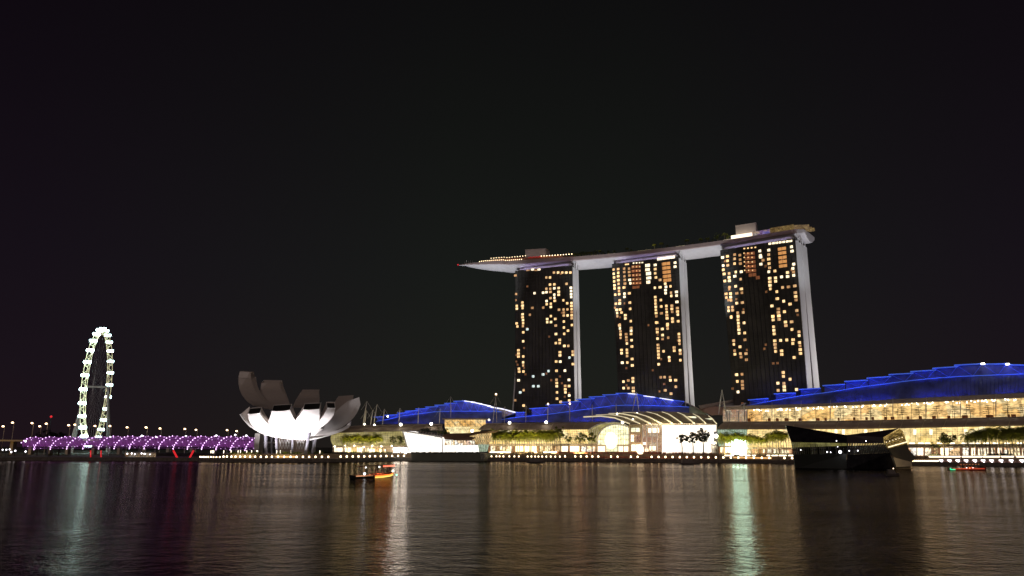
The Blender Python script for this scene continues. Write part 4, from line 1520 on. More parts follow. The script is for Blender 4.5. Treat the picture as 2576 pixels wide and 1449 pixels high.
for (k, t_, b_, l) in ((K4, (525, 290), (465, 635), False), (K4, (516, 420), (490, 625), False), (K4, (610, 415), (575, 630), False), (K4, (670, 335), (620, 628), False), (K4, (775, 400), (745, 625), False), (K4, (997, 388), (978, 615), False), (K4, (1265, 380), (1253, 612), False), (K4, (1570, 395), (1558, 610), False), (K4, (1718, 222), (1722, 520), False), (K5, (555, 195), (508, 595), True), (K5, (553, 210), (566, 590), False)):
    mast(hl, k, t_, b_, 42, .38, lamp=l)
for (k, x, y) in ((K4, 1007, 622), (K4, 1442, 612), (K4, 490, 618), (K4, 632, 626), (K4, 820, 506), (K5, 215, 712), (K5, 455, 556)):
    mb = MB(); mb.ball(V(k, x, y, 32), 1.25 if x in (1007, 1442, 215) else .7, 8, 6)
    part('floodlamp', mb, M['flood'], hl)

# ---- middle hall
hm = thing('middle_hall', 'middle shopping hall with a stepped blue roof, arched glass hall and giant white screen', 'shopping hall', W(1500, 1140, 45) * 1)
hm.location.z = 5
stepsB = [(*K5(a, b), *K5(c, d)) for a, b, c, d in ((835, 457, 965, 452), (1065, 400, 1300, 386), (1300, 350, 1555, 342), (1508, 308, 1765, 300), (1733, 268, 1965, 258), (1913, 234, 2115, 226))]
stepsB += [(*K6(a, b), *K6(c, d)) for a, b, c, d in ((295, 205, 490, 198), (483, 183, 660, 180), (655, 186, 770, 196), (765, 196, 885, 218), (880, 222, 1020, 240), (985, 235, 1120, 262), (1110, 255, 1280, 282), (1265, 278, 1435, 300))]
arcB = seg(K5, [(600, 560), (830, 520), (1080, 497), (1310, 475), (1600, 435), (2174, 360)]) + seg(K6, [(400, 352), (620, 345), (900, 350), (1300, 362), (1500, 372)])
botB = seg(K5, [(600, 590), (2174, 582)]) + seg(K6, [(640, 575), (1500, 470)])
blue_roof(hm, stepsB, arcB, botB, 78, white=(8, 10, 12))
mb = MB()
mb.prism([V(K6, 1430, 300, 86), V(K6, 1560, 365, 86), V(K6, 1735, 460, 86), V(K6, 1740, 480, 86), V(K6, 1455, 470, 86), V(K6, 1500, 405, 86), V(K6, 1503, 350, 86)], (8, 22, 0))
part('roof_end', mb, mat('green_grey_panel', (.36, .44, .38), .5), hm)
mb = MB(); mb.path([V(K6, 1430, 298, 84), V(K6, 1560, 362, 84), V(K6, 1735, 458, 84)], .5, 5)
part('roof_end_edge', mb, M['fascia'], hm)
canopy(hm, seg(K5, [(415, 612), (2080, 597)]), seg(K5, [(300, 702), (1890, 690)]), 34, 10)
glazing(hm, seg(K5, [(500, 703), (1890, 692)]), seg(K5, [(440, 895), (1985, 895)]), 33, 30, M['mallglass'], 44, 7, 3.0)
band(hm, seg(K5, [(440, 895), (1985, 893)]), seg(K5, [(440, 925), (1985, 925)]), 26, 26, M['fascia'], 'floor_beam', 4)
for i, (xa, xb) in enumerate(((480, 560), (600, 690), (700, 790), (825, 945), (958, 1045), (1055, 1140), (1180, 1225), (1260, 1370), (1400, 1485), (1490, 1590), (1610, 1745), (1762, 1840), (1850, 1975))):
    glazing(hm, seg(K5, [(xa, 928), (xb, 928)]), seg(K5, [(xa, 1008), (xb, 1008)]), 28.5, 28.5, M['shopwhite'] if i in (3, 4, 5, 9, 10) else M['shops'], 2, 1, 0, .2, name='shop_window')
band(hm, seg(K5, [(440, 925), (1985, 925)]), seg(K5, [(440, 1020), (1985, 1020)]), 30, 30, mat('brown_wall', (.30, .15, .09), .7), 'shop_wall', 2)
# arched glass hall
d_ = 26
arch = [(195, 908), (198, 800), (225, 735), (280, 678), (350, 638), (430, 620), (520, 625), (600, 645), (640, 662)]
mb = MB()
P = [V(K6, x, y, d_) for x, y in arch] + [V(K6, 640, 908, d_)]
mb.poly(P)
part('arch_glass', mb, M['archglass'], hm)
mb = MB(); mb.path([p + Vector((-.3, -.8, 0)) for p in P[:-1]], .6, 6)
part('arch_rib', mb, M['white'], hm)
mb = MB()
for x in range(235, 640, 36):
    yt = interp([(a, b) for a, b in arch], x) if x > 198 else 800
    mb.tube(V(K6, x, 908, d_ - .6), V(K6, x, yt, d_ - .6), .2, 4)
for y in (700, 765, 835):
    x0 = 205 if y > 740 else 262
    mb.tube(V(K6, x0, y, d_ - .6), V(K6, 640, y, d_ - .6), .15, 4)
part('arch_bars', mb, M['canopy'], hm)
outer = [(60, 700), (110, 665), (190, 625), (300, 600), (430, 592), (540, 605), (650, 655)]
mb = MB()
for (x, y), (x2, y2) in zip(outer[:-1], outer[1:]):
    def inn(x):
        return V(K6, x, max(interp(arch, x), interp(outer, x) + 4) if x > 198 else 900, d_ + .5)
    mb.quad(V(K6, x, y, d_ + 5), V(K6, x2, y2, d_ + 5), inn(x2), inn(x))
part('arch_side_glass', mb, M['mallglassdim'], hm)
mb = MB(); mb.path([V(K6, x, y, d_ + 4) for x, y in outer], .55, 6)
for x in range(85, 200, 26):
    mb.path([V(K6, x, interp(outer, x), d_ + 3), V(K6, x + 15, 780, d_ + 2), V(K6, x + 20, 900, d_ + 1)], .15, 4)
part('outer_arch_rib', mb, M['white'], hm)
for (xa, xb, ya, yb, mm) in ((195, 300, 930, 1010, 'shopwhite'), (315, 480, 925, 1008, 'archglass'), (490, 560, 930, 1010, 'shopwhite'), (570, 632, 930, 1010, 'shopwhite')):
    glazing(hm, seg(K6, [(xa, ya), (xb, ya)]), seg(K6, [(xa, yb), (xb, yb)]), 24, 24, M[mm], 3, 1, 0, .25, name='entrance_window')
band(hm, seg(K6, [(165, 908), (650, 908)]), seg(K6, [(165, 1018), (650, 1018)]), 25, 25, M['canopy'], 'entrance_wall', 1)
mb = MB()
c = V(K6, 385, 850, 24)
mb.ball(c, 5.5, 12, 8, 1.3)
part('hall_lantern', mb, M['shopwhite'], hm)
# cream stair block and atrium
d_ = 22
band(hm, seg(K6, [(640, 612), (825, 612)]), seg(K6, [(640, 1015), (825, 1015)]), d_, d_, mat('cream_wall', (.62, .50, .33), .6), 'stair_block', 12)
for (xa, xb, ya, yb, mm) in ((670, 798, 668, 728, 'archglass'), (665, 712, 765, 870, 'shopwhite'), (726, 806, 765, 870, 'atrium'), (672, 800, 905, 1000, 'shopwhite')):
    glazing(hm, seg(K6, [(xa, ya), (xb, ya)]), seg(K6, [(xa, yb), (xb, yb)]), d_ - .5, d_ - .5, M[mm], 2, 2, 0, .3, name='window')
glazing(hm, seg(K6, [(825, 628), (1112, 625)]), seg(K6, [(825, 1010), (1112, 1010)]), d_ + 4, d_ + 4, M['atrium'], 8, 9, 0, .14, M['fascia'])
for (xa, xb, ya, yb) in ((915, 1070, 675, 738), (935, 1020, 930, 990), (830, 880, 875, 910), (870, 915, 968, 1005)):
    glazing(hm, seg(K6, [(xa, ya), (xb, ya)]), seg(K6, [(xa, yb), (xb, yb)]), d_ + 3.2, d_ + 3.2, M['shopwhite'], 1, 1, bars=False, name='bright_room')
for x in (832, 892, 968, 1042):
    mb = MB(); mb.tube(V(K6, x, 1015, d_ + 1), V(K6, x, 620, d_ + 1), .55, 8)
    part('round_column', mb, M['white'], hm)
mb = MB(); mb.ball(V(K6, 800, 985, d_ - 6), 3.0, 8, 6, 1.5)
part('stage_lamp', mb, glow('stage_glow', (1, .82, .55), 4), hm)
# giant screen
rowsS = []
for i in range(13):
    x = lerp(1112, 1885, i / 12)
    rowsS.append([V(K6, x, 1032, 20), V(K6, x, 627 + 4 * math.sin(i / 12 * 3.14), 20)])
mb = MB(); mb.grid(rowsS)
part('giant_screen', mb, M['screen'], hm)
mb = MB()
t_ = Vector((.8, 2, 0))
a, b, c, d2 = rowsS[0][0], rowsS[-1][0], rowsS[-1][1], rowsS[0][1]
mb.slab(a + t_, b + t_, c + t_, d2 + t_, (2, 5, 0))
part('screen_backing', mb, M['concrete'], hm)
mb = MB()
mb.slab(V(K6, 1850, 720, 16), V(K6, 1900, 720, 16), V(K6, 1900, 865, 16), V(K6, 1850, 865, 16), (1, 3, 0))
part('loudspeaker_tower', mb, M['grey'], hm)
mb = MB(); mb.ball(V(K6, 1885, 787, 15), 1.5, 8, 6)
part('floodlamp', mb, M['flood'], hm)
# sweeping canopy over the plaza
topc = [(0, 512), (180, 492), (360, 467), (560, 450), (900, 437), (1120, 443), (1340, 452), (1560, 470), (1780, 495), (1890, 520)]
ribs = [((0, 516), (250, 505), (450, 530), (655, 612), 34), ((180, 492), (420, 488), (620, 530), (800, 610), 32), ((360, 470), (560, 470), (760, 515), (955, 610), 30), ((560, 455), (760, 465), (940, 520), (1110, 608), 28),
        ((900, 447), (1040, 480), (1170, 545), (1262, 607), 24), ((1120, 447), (1220, 480), (1340, 560), (1400, 605), 22), ((1340, 455), (1430, 490), (1530, 570), (1575, 605), 20), ((1560, 475), (1640, 515), (1700, 570), (1738, 608), 18), ((1780, 505), (1835, 545), (1870, 590), (1893, 612), 17)]
def ribcurve(r):
    """front foot of the rib is nearest the water; it rises and runs back"""
    f = r[4]
    return [V(K6, *r[3], 17), V(K6, *r[2], 24), V(K6, *r[1], 34), V(K6, *r[0], 44)]
rows = [ribcurve(r) for r in ribs]
mb = MB(); mb.grid(rows)
mb.grid([[q + Vector((0, 0, .6)) for q in r] for r in rows])
part('sweeping_canopy', mb, M['canopy'], hm, smooth=True)
for r in rows:
    mb = MB(); mb.path([q + Vector((-.7, -1.7, .1)) for q in r], .55, 5)
    part('canopy_rib', mb, glow('rib_glow', (1.0, .86, .55), .62, base=(.7, .65, .5)), hm)  # ribs glow by themselves, imitating light that falls on them
mb = MB()
for a_, b_ in zip(rows[:-1], rows[1:]):
    for j in range(3):
        for g in (0, .33, .66):
            mb.tube(lerp(a_[j], a_[j + 1], g) + Vector((-.1, -.3, -.1)), lerp(b_[j], b_[j + 1], g) + Vector((-.1, -.3, -.1)), .14, 3)
part('canopy_purlins', mb, M['canopy'], hm)
mb = MB(); mb.path([r[0] + Vector((0, -.3, -.3)) for r in rows], .5, 5); mb.path([r[-1] + Vector((0, 0, .3)) for r in rows], .6, 5)
part('canopy_edge', mb, M['fascia'], hm)
mb = MB()
for (x, y) in ((1210, 555), (1290, 575), (1360, 560), (1430, 545), (1500, 580), (1650, 575)):
    a = V(K6, x, y, 30)
    mb.slab(a, a + Vector((9, -4, 0)), a + Vector((9, -4, 2.2)), a + Vector((0, 0, 2.2)), (.3, .8, 0))
part('under_canopy_lights', mb, M['archglass'], hm)
a = V(K6, 900, 640, 12); b = V(K6, 1700, 640, 8)
ln = (b - a).length
l = area((a + b) / 2 + Vector((0, 0, 0)), (a + b) / 2 + Vector((0, 12, 26)), ln, 1.5, 11000, (1.0, .84, .5))  # added fill light that brightens the sweeping canopy from below
l.rotation_euler = Matrix.Rotation(math.atan2(b.y - a.y, b.x - a.x), 3, 'Z').to_euler()
l.rotation_euler = (Matrix.Rotation(math.atan2(b.y - a.y, b.x - a.x), 3, 'Z') @ Matrix.Rotation(math.radians(155), 3, 'X')).to_euler()
for x in (250, 700, 1150, 1600):
    p = V(K6, x, 640, 6)
    spot(p, V(K6, x, 1050, 12), 9000, (1, .62, .42), 140, .6)  # added warm fill from the canopy edge to brighten the crowd
for (x, y, s) in ((548, 590, 1.2), (545, 590, .8), (408, 489, .7), (755, 460, .7), (865, 487, .7), (1040, 483, .7), (470, 467, .6), (695, 545, .6)):
    mb = MB(); mb.ball(V(K6, x, y, 20 if y > 540 else 33), s, 7, 5)
    part('floodlamp', mb, M['flood'], hm)
for (k, t_, b_, l) in ((K5, (680, 360), (673, 600), False), (K5, (985, 355), (978, 600), False), (K5, (1297, 335), (1290, 590), True), (K5, (1608, 330), (1606, 575), True), (K5, (1928, 335), (1928, 580), False), (K6, (740, 165), (690, 435), False), (K6, (742, 165), (782, 435), False), (K6, (457, 325), (457, 470), False)):
    mast(hm, k, t_, b_, 46, .42, cables=None if k is K6 else ((-30, 50), (28, 50)), lamp=l)
for (x0, x1) in ((1985, 2020),):
    pass
for (k, x, y) in ((K5, 747, 597), (K5, 1270, 590)):
    mb = MB(); mb.ball(V(k, x, y, 34), 1.2, 8, 6)
    part('floodlamp', mb, M['flood'], hm)

# ---- right hall
hr = thing('convention_hall', 'right shopping hall with the longest stepped blue roof above a golden glass gallery', 'shopping hall', W(2200, 1140, 45) * 1)
hr.location.z = 5
stepsC = [(*K7(a, b), *K7(c, d)) for a, b, c, d in ((735, 275, 1000, 255), (1105, 190, 1390, 178), (1460, 127, 1745, 110), (1800, 75, 2090, 50))]
stepsC += [(*K8(a, b), *K8(c, d)) for a, b, c, d in ((-10, 348, 225, 333), (238, 300, 485, 286), (493, 262, 750, 246), (745, 222, 1003, 208), (995, 188, 1255, 172), (1247, 150, 1507, 133), (1497, 115, 1795, 100), (1790, 106, 2075, 100), (2065, 110, 2340, 118), (2340, 125, 2620, 145))]
stepsC.pop(4) if False else None
stepsC = [s for s in stepsC if True]
arcC = seg(K7, [(655, 362), (1000, 292), (1500, 205)]) + seg(K8, [(0, 425), (400, 360), (900, 295), (1200, 262), (1550, 238), (2266, 210), (2700, 205)])
botC = seg(K7, [(655, 378), (1050, 352)]) + seg(K8, [(0, 545), (450, 520), (800, 495), (1400, 468), (2266, 420), (2700, 400)])
stepsC = [s for s in stepsC if s[0] != stepsC[3][0] or True]
blue_roof(hr, stepsC[:3] + stepsC[4:], arcC, botC, 58)
mb = MB()
for (x, y) in ((1800, 108), (2080, 112)):
    a = V(K8, x - 20, y - 6, 60)
    mb.slab(a, a + Vector((1.8, -1.3, 0)), a + Vector((1.8, -1.3, 1)), a + Vector((0, 0, 1)), (.4, 1, 0))
part('roof_lamps', mb, M['flood'], hr)
fT = seg(K7, [(350, 372), (700, 352)]) + seg(K8, [(0, 545), (450, 520), (1400, 468), (2266, 428), (2700, 405)])
fB = seg(K7, [(350, 408), (700, 405)]) + seg(K8, [(0, 578), (450, 560), (1400, 520), (2266, 480), (2700, 462)])
band(hr, fT, fB, 50, 49, M['fascia'], 'gallery_fascia', 6, 30)
gT = seg(K7, [(700, 402)]) + seg(K8, [(0, 575), (450, 556), (1400, 516), (2266, 477), (2700, 458)])
gB = seg(K7, [(700, 577)]) + seg(K8, [(0, 745), (2266, 705), (2700, 698)])
glazing(hr, gT, gB, 58, 58, M['gallery'], 22, 3, 0, .16, mat('bronze_bar', (.12, .06, .03), .4), bars=False, name='gallery_back_wall')
mb = MB()
for i in range(24):
    x = lerp(gT[0][0], gT[-1][0], i / 23)
    mb.tube(W(x, interp(gT, x), 51), W(x, interp(gB, x), 51), .17, 4)
for f in (0.12, .5):
    mb.path([W(x, lerp(interp(gB, x), interp(gT, x), f), 51) for x in [lerp(gT[0][0], gT[-1][0], i / 23) for i in range(24)]], .1, 4)
part('gallery_bars', mb, mat('bronze_bars', (.12, .06, .03), .4), hr)
mb = MB()
for i in range(98):
    x = lerp(gT[0][0], gT[-1][0], random.random())
    mb.ball(W(x, interp(gT, x) + random.uniform(1.5, 7), 54 + random.uniform(-2, 2)), random.uniform(.25, .5), 5, 4)
part('gallery_ceiling_lamps', mb, M['flood'], hr)
mb = MB()
for i in range(26):
    x = lerp(gT[0][0], gT[-1][0], (i + random.random()) / 26)
    y = interp(gB, x)
    p = W(x, y, 54)
    mb.box((p.x, p.y, p.z + 1.2), (random.uniform(1, 3), 1, 2.2))
part('gallery_furniture', mb, mat('gallery_wood', (.30, .10, .04), .6), hr)
# the left part of the gallery with white shelves of windows
glazing(hr, seg(K7, [(350, 405), (700, 405)]), seg(K7, [(350, 578), (700, 578)]), 52, 52, M['atrium'], 9, 5, 0, .3, M['white'])
for x in (410, 445, 570, 690):
    mb = MB(); mb.tube(V(K7, x, 580, 50), V(K7, x, 430, 50), .5, 7)
    part('round_column', mb, M['white'], hr)
# link roof left of the blue roof
mb = MB()
a, b, c, d2 = V(K7, 0, 352, 75), V(K7, 545, 255, 95), V(K7, 545, 285, 92), V(K7, 30, 400, 72)
mb.slab(a, b, c, d2, (2, 5, 0))
part('link_roof', mb, M['fascia'], hr)
mb = MB()
mb.prism([V(K7, 140, 395, 78), V(K7, 400, 320, 80), V(K7, 620, 290, 82), V(K7, 720, 270, 84), V(K7, 640, 345, 82), V(K7, 560, 360, 80), V(K7, 360, 372, 78)], (5, 12, 0))
part('link_roof_dark', mb, M['grey'], hr)
mb = MB(); mb.path([V(K7, 350, 362, 70), V(K7, 580, 358, 70), V(K7, 650, 322, 70), V(K7, 680, 318, 70)], .5, 5)
part('link_gutter', mb, M['steel'], hr)
mb = MB()
mb.prism([V(K7, 0, 400, 76), V(K7, 250, 360, 76), V(K7, 350, 380, 76), V(K7, 340, 480, 76), V(K7, 180, 490, 76)], (3, 8, 0))
part('link_wall', mb, mat('dusty_pink_wall', (.34, .22, .2), .7), hr)
canopy(hr, seg(K7, [(352, 596), (2174, 580)]) + seg(K8, [(900, 738), (2266, 702), (2700, 692)]), seg(K7, [(265, 690), (2174, 685)]) + seg(K8, [(960, 826), (2266, 797), (2700, 790)]), 34, 16, lean=14)
glazing(hr, seg(K7, [(272, 694), (700, 692)]), seg(K7, [(290, 932), (690, 932)]), 33, 30, M['mallgreen'], 12, 6, 3.0)
glazing(hr, seg(K7, [(700, 692), (2174, 686)]) + seg(K8, [(960, 828), (2266, 800), (2700, 793)]), seg(K7, [(690, 945), (1300, 950)]) + seg(K8, [(960, 1010), (2700, 1005)]), 33, 30, M['mallglass'], 60, 8, 3.0)
band(hr, seg(K8, [(600, 1012), (2700, 1008)]), seg(K8, [(600, 1045), (2700, 1042)]), 26, 26, M['canopy'], 'floor_beam', 4, 20)
band(hr, seg(K7, [(690, 948), (1400, 948)]), seg(K7, [(690, 968), (1400, 968)]), 26, 26, M['fascia'], 'floor_beam', 4, 8)
for (xa, xb, ya, yb, mm) in ((315, 355, 945, 1020, 'shopwhite'), (380, 495, 945, 1022, 'shopwhite'), (385, 465, 860, 930, 'shopwhite'), (715, 745, 972, 1030, 'shops'), (760, 850, 972, 1030, 'shops'), (920, 950, 975, 1030, 'shopwhite'), (985, 1040, 970, 1030, 'shops'), (1060, 1150, 972, 1032, 'shops'), (1170, 1330, 975, 1035, 'shops')):
    glazing(hr, seg(K7, [(xa, ya), (xb, ya)]), seg(K7, [(xa, yb), (xb, yb)]), 28, 28, M[mm], 2, 1, 0, .2, name='shop_window')
glazing(hr, seg(K7, [(472, 832), (680, 832)]), seg(K7, [(472, 1050), (680, 1050)]), 24, 24, M['entrance'], 4, 2, 0, .12, name='bright_entrance')
band(hr, seg(K7, [(290, 935), (1400, 940)]), seg(K7, [(290, 1040), (1400, 1045)]), 30, 30, mat('brown_wall2', (.30, .16, .10), .7), 'shop_wall', 2)
xs_ = 945
i = 0
while xs_ < 2650:
    w_ = random.choice((45, 70, 95, 120))
    glazing(hr, seg(K8, [(xs_, 1052), (xs_ + w_, 1052)]), seg(K8, [(xs_, 1140), (xs_ + w_, 1140)]), 28, 28, M['shopwhite'] if i % 3 == 1 else M['shops'], 2, 2, 0, .18, name='shop_window')
    xs_ += w_ + random.choice((8, 18, 30))
    i += 1
band(hr, seg(K8, [(930, 1045), (2700, 1042)]), seg(K8, [(930, 1150), (2700, 1150)]), 30, 30, mat('brown_wall3', (.30, .18, .12), .7), 'shop_wall', 2, 20)
mb = MB()
xs_ = 960
while xs_ < 2650:
    a, b = V(K8, xs_, 1001, 29), V(K8, xs_ + 60, 1001, 29)
    mb.tube(a, b, .5, 4)
    xs_ += random.choice((75, 100, 140))
part('cornice_lights', mb, M['strip'], hr)
mb = MB()
for x in (120, 205, 460, 640, 1020, 1205, 1600, 1990, 2230):
    a, b = V(K8, x, 845, 30), V(K8, x, 905, 29)
    if 930 < x or x < 660:
        mb.tube(b, a, 1.1, 5)
part('column_uplights', mb, M['whitewin'], hr)
for (t_, b_) in (((650, 310), (660, 570)), ((335, 125), (288, 480)), ((337, 125), (412, 560))):
    mast(hr, K7, t_, b_, 48, .5, cables=((-18, 45), (20, 45)) if t_[0] == 650 else None)
for (k, x, y0, y1) in ((K7, 1050, 300, 570), (K7, 1465, 280, 568), (K7, 1885, 270, 562), (K8, 405, 490, 735), (K8, 770, 485, 716), (K8, 1150, 470, 712), (K8, 1540, 460, 706), (K8, 1945, 440, 700)):
    mast(hr, k, (x, y0), (x, y1), 46, .3, cables=None)
# ------------------------------------------------------------------ white lit pavilion on the water
lv = thing('white_pavilion', 'brilliant white lit glass pavilion with a slanting roof standing in the water', 'pavilion', W(1120, 1150, 0) * 1)
lv.location.z = 0
D0 = -6
mb = MB()
front = [V(K4, 1122, 1026, D0), V(K4, 1035, 713, D0), V(K4, 1200, 738, D0), V(K4, 1400, 768, D0), V(K4, 1595, 805, D0), V(K4, 1606, 1028, D0)]
mb.prism([p + Vector((.3, .8, 0)) for p in front], (8, 18, 0))
part('glass_hall', mb, M['lvwhite'], lv)
mb = MB()
mb.path(front[1:5], .55, 5); mb.path([front[0], front[1]], .5, 5); mb.path([front[4], front[5]], .4, 5)
for i in range(14):
    f = (i + .5) / 14
    x = lerp(1040, 1595, f)
    yt = interp([(1035, 713), (1595, 805)], x)
    mb.tube(V(K4, x + 3, yt + 4, D0), V(K4, x, yt + 26, D0), .22, 4)
for y in (800, 870, 940, 985):
    mb.tube(V(K4, interp([(713, 1035), (1026, 1122)], y), y, D0), V(K4, 1604, y, D0), .07, 3)
part('frame', mb, M['white'], lv)
for i in range(9):
    x = 1265 + i * 40
    y = interp([(1035, 713), (1595, 805)], x)
    mb = MB()
    a, b = V(K4, x, y, D0 + 1), V(K4, x + 18, y - 32, D0 + 5)
    mb.slab(a, b, b + Vector((1.0, .3, 0)), a + Vector((1.0, .3, 0)), (0, .5, .4))
    part('roof_fin', mb, M['fascia'], lv)
mb = MB()
mb.prism([V(K4, 1240, 738, D0 + 8), V(K4, 1290, 722, D0 + 9), V(K4, 1590, 770, D0 + 9), V(K4, 1595, 802, D0 + 8)], (4, 9, 0))
part('roof_edge', mb, M['black'], lv)
mb = MB()
mb.prism([V(K4, 1598, 785, D0 + 4), V(K4, 1680, 748, D0 + 6), V(K4, 2000, 742, D0 + 6), V(K5, 260, 725, D0 + 6), V(K5, 490, 708, D0 + 6), V(K5, 505, 720, D0 + 5), V(K5, 330, 742, D0 + 3), V(K5, 140, 790, D0 + 3), V(K5, 245, 805, D0 + 2), V(K5, 200, 835, D0 + 2), V(K5, 0, 845, D0 + 2), V(K4, 1640, 838, D0 + 3)], (5, 10, 0))
part('leaf_roof', mb, mat('brown_leaf_roof', (.20, .115, .07), .6), lv)
glazing(lv, seg(K4, [(1612, 845), (2065, 850)]), seg(K4, [(1612, 912), (2075, 912)]), D0 + 4, D0 + 4, M['shops'], 11, 1, 0, .3, name='upper_glass')
glazing(lv, seg(K4, [(1606, 915), (2110, 915)]), seg(K4, [(1608, 1026), (2130, 1022)]), D0 + 2, D0 + 2, M['lvwhite'], 12, 1, 0, .14, M['fascia'], name='lower_glass')
glazing(lv, seg(K5, [(160, 760), (500, 745)]), seg(K5, [(260, 905), (455, 905)]), D0 + 6, D0 + 4, M['goldhall'], 9, 3, 0, .22, name='lattice_glass', diag=True)
glazing(lv, seg(K5, [(290, 905), (460, 905)]), seg(K5, [(320, 1010), (430, 1010)]), D0 + 4, D0 + 3, M['mallgreen'], 4, 1, 0, .2, name='corner_glass')
mb = MB()
a, b = V(K4, 1150, 1028, D0), V(K5, 395, 1015, D0)
c, d2 = V(K5, 380, 1130, D0), V(K4, 1165, 1130, D0)
a.z = b.z = W(1120, 1139.5, D0).z
mb.hexa([(d2.x, d2.y, -.6), (c.x, c.y, -.6), (c.x + 8, c.y + 18, -.6), (d2.x + 8, d2.y + 18, -.6), a, b, b + Vector((8, 18, 0)), a + Vector((8, 18, 0))])
part('plinth', mb, mat('green_black_plinth', (.10, .11, .085), .6), lv)
mb = MB()
for i in range(60):
    x = lerp(1165, 2130, i / 59)
    p = V(K4, x, 1026, D0 - .3)
    mb.ball(p + Vector((0, 0, random.uniform(0, .5))), random.uniform(.4, .8), 5, 4)
part('planting', mb, M['leafdark'], lv)
mb = MB()
for i in range(5):
    a = V(K5, 330 + i * 16, 1010, D0 - 1); b = V(K5, 350 + i * 22, 1120, D0 - 1)
    mb.tube(b, a, .12, 4)
part('jetty_ladder', mb, M['steel'], lv)
p = V(K4, 1075, 1015, D0 - 1)
mb = MB(); mb.ball(p, 1.3, 10, 7)
part('edge_floodlamp', mb, glow('edge_flood', (1, .97, .9), 12), lv)

# ------------------------------------------------------------------ dark crystal pavilion
YD = 436
dp = thing('dark_pavilion', 'angular black crystal pavilion on the water with one gold lit flank', 'pavilion', (at(2100, 1177, YD).x, YD, 0))
def P7(x, y, Y=YD): return A(K7, x, y, Y)
def P8(x, y, Y=YD): return A(K8, x, y, Y)
Lb = P7(1380, 1216, 452); Lb.z = -.5
Mb_ = P8(240, 1292, 432); Mb_.z = -.5
Rb = P8(806, 1282, 436); Rb.z = -.5
def face(name, pts, m, t=(1.0, 3.0, 0), **kw):
    mb = MB(); mb.prism(pts, t)
    return part(name, mb, m, dp, **kw)
DB = mat('black_glass_panel', (.012, .011, .013), .18, vary=.6, scale=.3)
DB2 = mat('black_plinth', (.030, .034, .030), .5)
DB3 = mat('purple_black_panel', (.035, .024, .03), .35)
face('upper_left_face', [P7(1240, 630, 455), P8(240, 905, 436), P8(250, 1000, 434), P7(1325, 872, 452)], DB)
face('lower_left_face', [P7(1352, 1050, 450), P8(240, 1120, 433), Mb_, Lb], DB2)
face('upper_right_face', [P8(240, 905, 436), P8(560, 868, 440), P8(840, 828, 446), P8(665, 932, 434), P8(670, 1000, 434), P8(250, 1000, 434)], DB3)
face('lower_right_face', [P8(250, 1130, 433), P8(733, 1110, 433), Rb, Mb_], DB)
# see-through storey: slanting dark posts and panes
mb = MB()
for i in range(34):
    f = i / 33
    tx, bx = lerp(1325, 2200, f), lerp(1352, 2190, f)
    lean = random.uniform(-14, 14)
    mb.tube(P7(bx + lean, interp([(1340, 1055), (2200, 1075)], bx), lerp(450, 433.5, f)), P7(tx, interp([(1325, 868), (2200, 960)], tx), lerp(452, 434, f)), .22, 4)
part('slanting_posts', mb, M['black'], dp)
mb = MB()
for i in range(24):
    f = i / 23
    tx, bx = lerp(250, 670, f), lerp(250, 733, f)
    mb.slab(P8(bx, 1135, 433.5), P8(bx + 13, 1135, 433.5), P8(tx + 12, 995, 434.5), P8(tx, 995, 434.5), (.1, .4, 0))
part('upright_louvres', mb, M['black'], dp)
mb = MB()
mb.poly([P7(1330, 870, 458), P8(250, 960, 440), P8(250, 1130, 439), P7(1350, 1060, 456)])
gm = bpy.data.materials.new('tinted_glass')
gm.use_nodes = True
gb = gm.node_tree.nodes['Principled BSDF']
gtr = gm.node_tree.nodes.new('ShaderNodeBsdfTransparent')
gtr.inputs[0].default_value = (.16, .2, .17, 1)
gmx = gm.node_tree.nodes.new('ShaderNodeMixShader')
gmx.inputs[0].default_value = 0.12
gb.inputs['Base Color'].default_value = (.01, .01, .01, 1)
gb.inputs['Roughness'].default_value = .1
gm.node_tree.links.new(gtr.outputs[0], gmx.inputs[1])
gm.node_tree.links.new(gb.outputs[0], gmx.inputs[2])
gm.node_tree.links.new(gmx.outputs[0], gm.node_tree.nodes['Material Output'].inputs['Surface'])
part('tinted_glass', mb, gm, dp)
face('inner_floor_edge', [P7(1350, 985, 457), P8(250, 1060, 440), P8(250, 1072, 440), P7(1350, 1000, 457)], M['black'])
mb = MB()
for (k, x, y, s) in ((K8, 168, 1100, .9), (K8, 272, 1087, .35), (K8, 370, 1085, .35), (K8, 463, 975, .3), (K8, 140, 1040, .25), (K8, 20, 1100, .4), (K8, 60, 1103, .3), (K7, 1460, 985, .3), (K7, 1970, 855, .3)):
    mb.ball(A(k, x, y, 431.5), s, 6, 4)
part('inside_lamps', mb, M['lampcool'], dp)
GF = interior('gold_face', [(.6, .36, .06), (1, .66, .2), (.2, .1, .02)], .7, cell=.5, stretch=(.5, .5, 2.5), lo=.1, detail=1.2)
face('gold_flank', [P8(665, 932, 433.5), P8(845, 838, 445), P8(885, 860, 447), P8(935, 1010, 447), P8(720, 1066, 433.5)], GF, t=(.5, 2, 0))
mb = MB()
for i in range(15):
    f = i / 14
    mb.tube(lerp(P8(672, 945, 433), P8(845, 842, 444.5), f), lerp(P8(722, 1064, 433), P8(932, 1008, 446), f), .16, 4)
for f in (.35, .68, 1):
    mb.tube(lerp(P8(668, 935, 433), P8(720, 1064, 433), f), lerp(P8(848, 840, 444), P8(932, 1008, 446), f), .22, 4)
part('flank_bars', mb, M['black'], dp)
mb = MB()
a_, b_ = P8(715, 1046, 432.6), P8(930, 985, 446)
N = 18
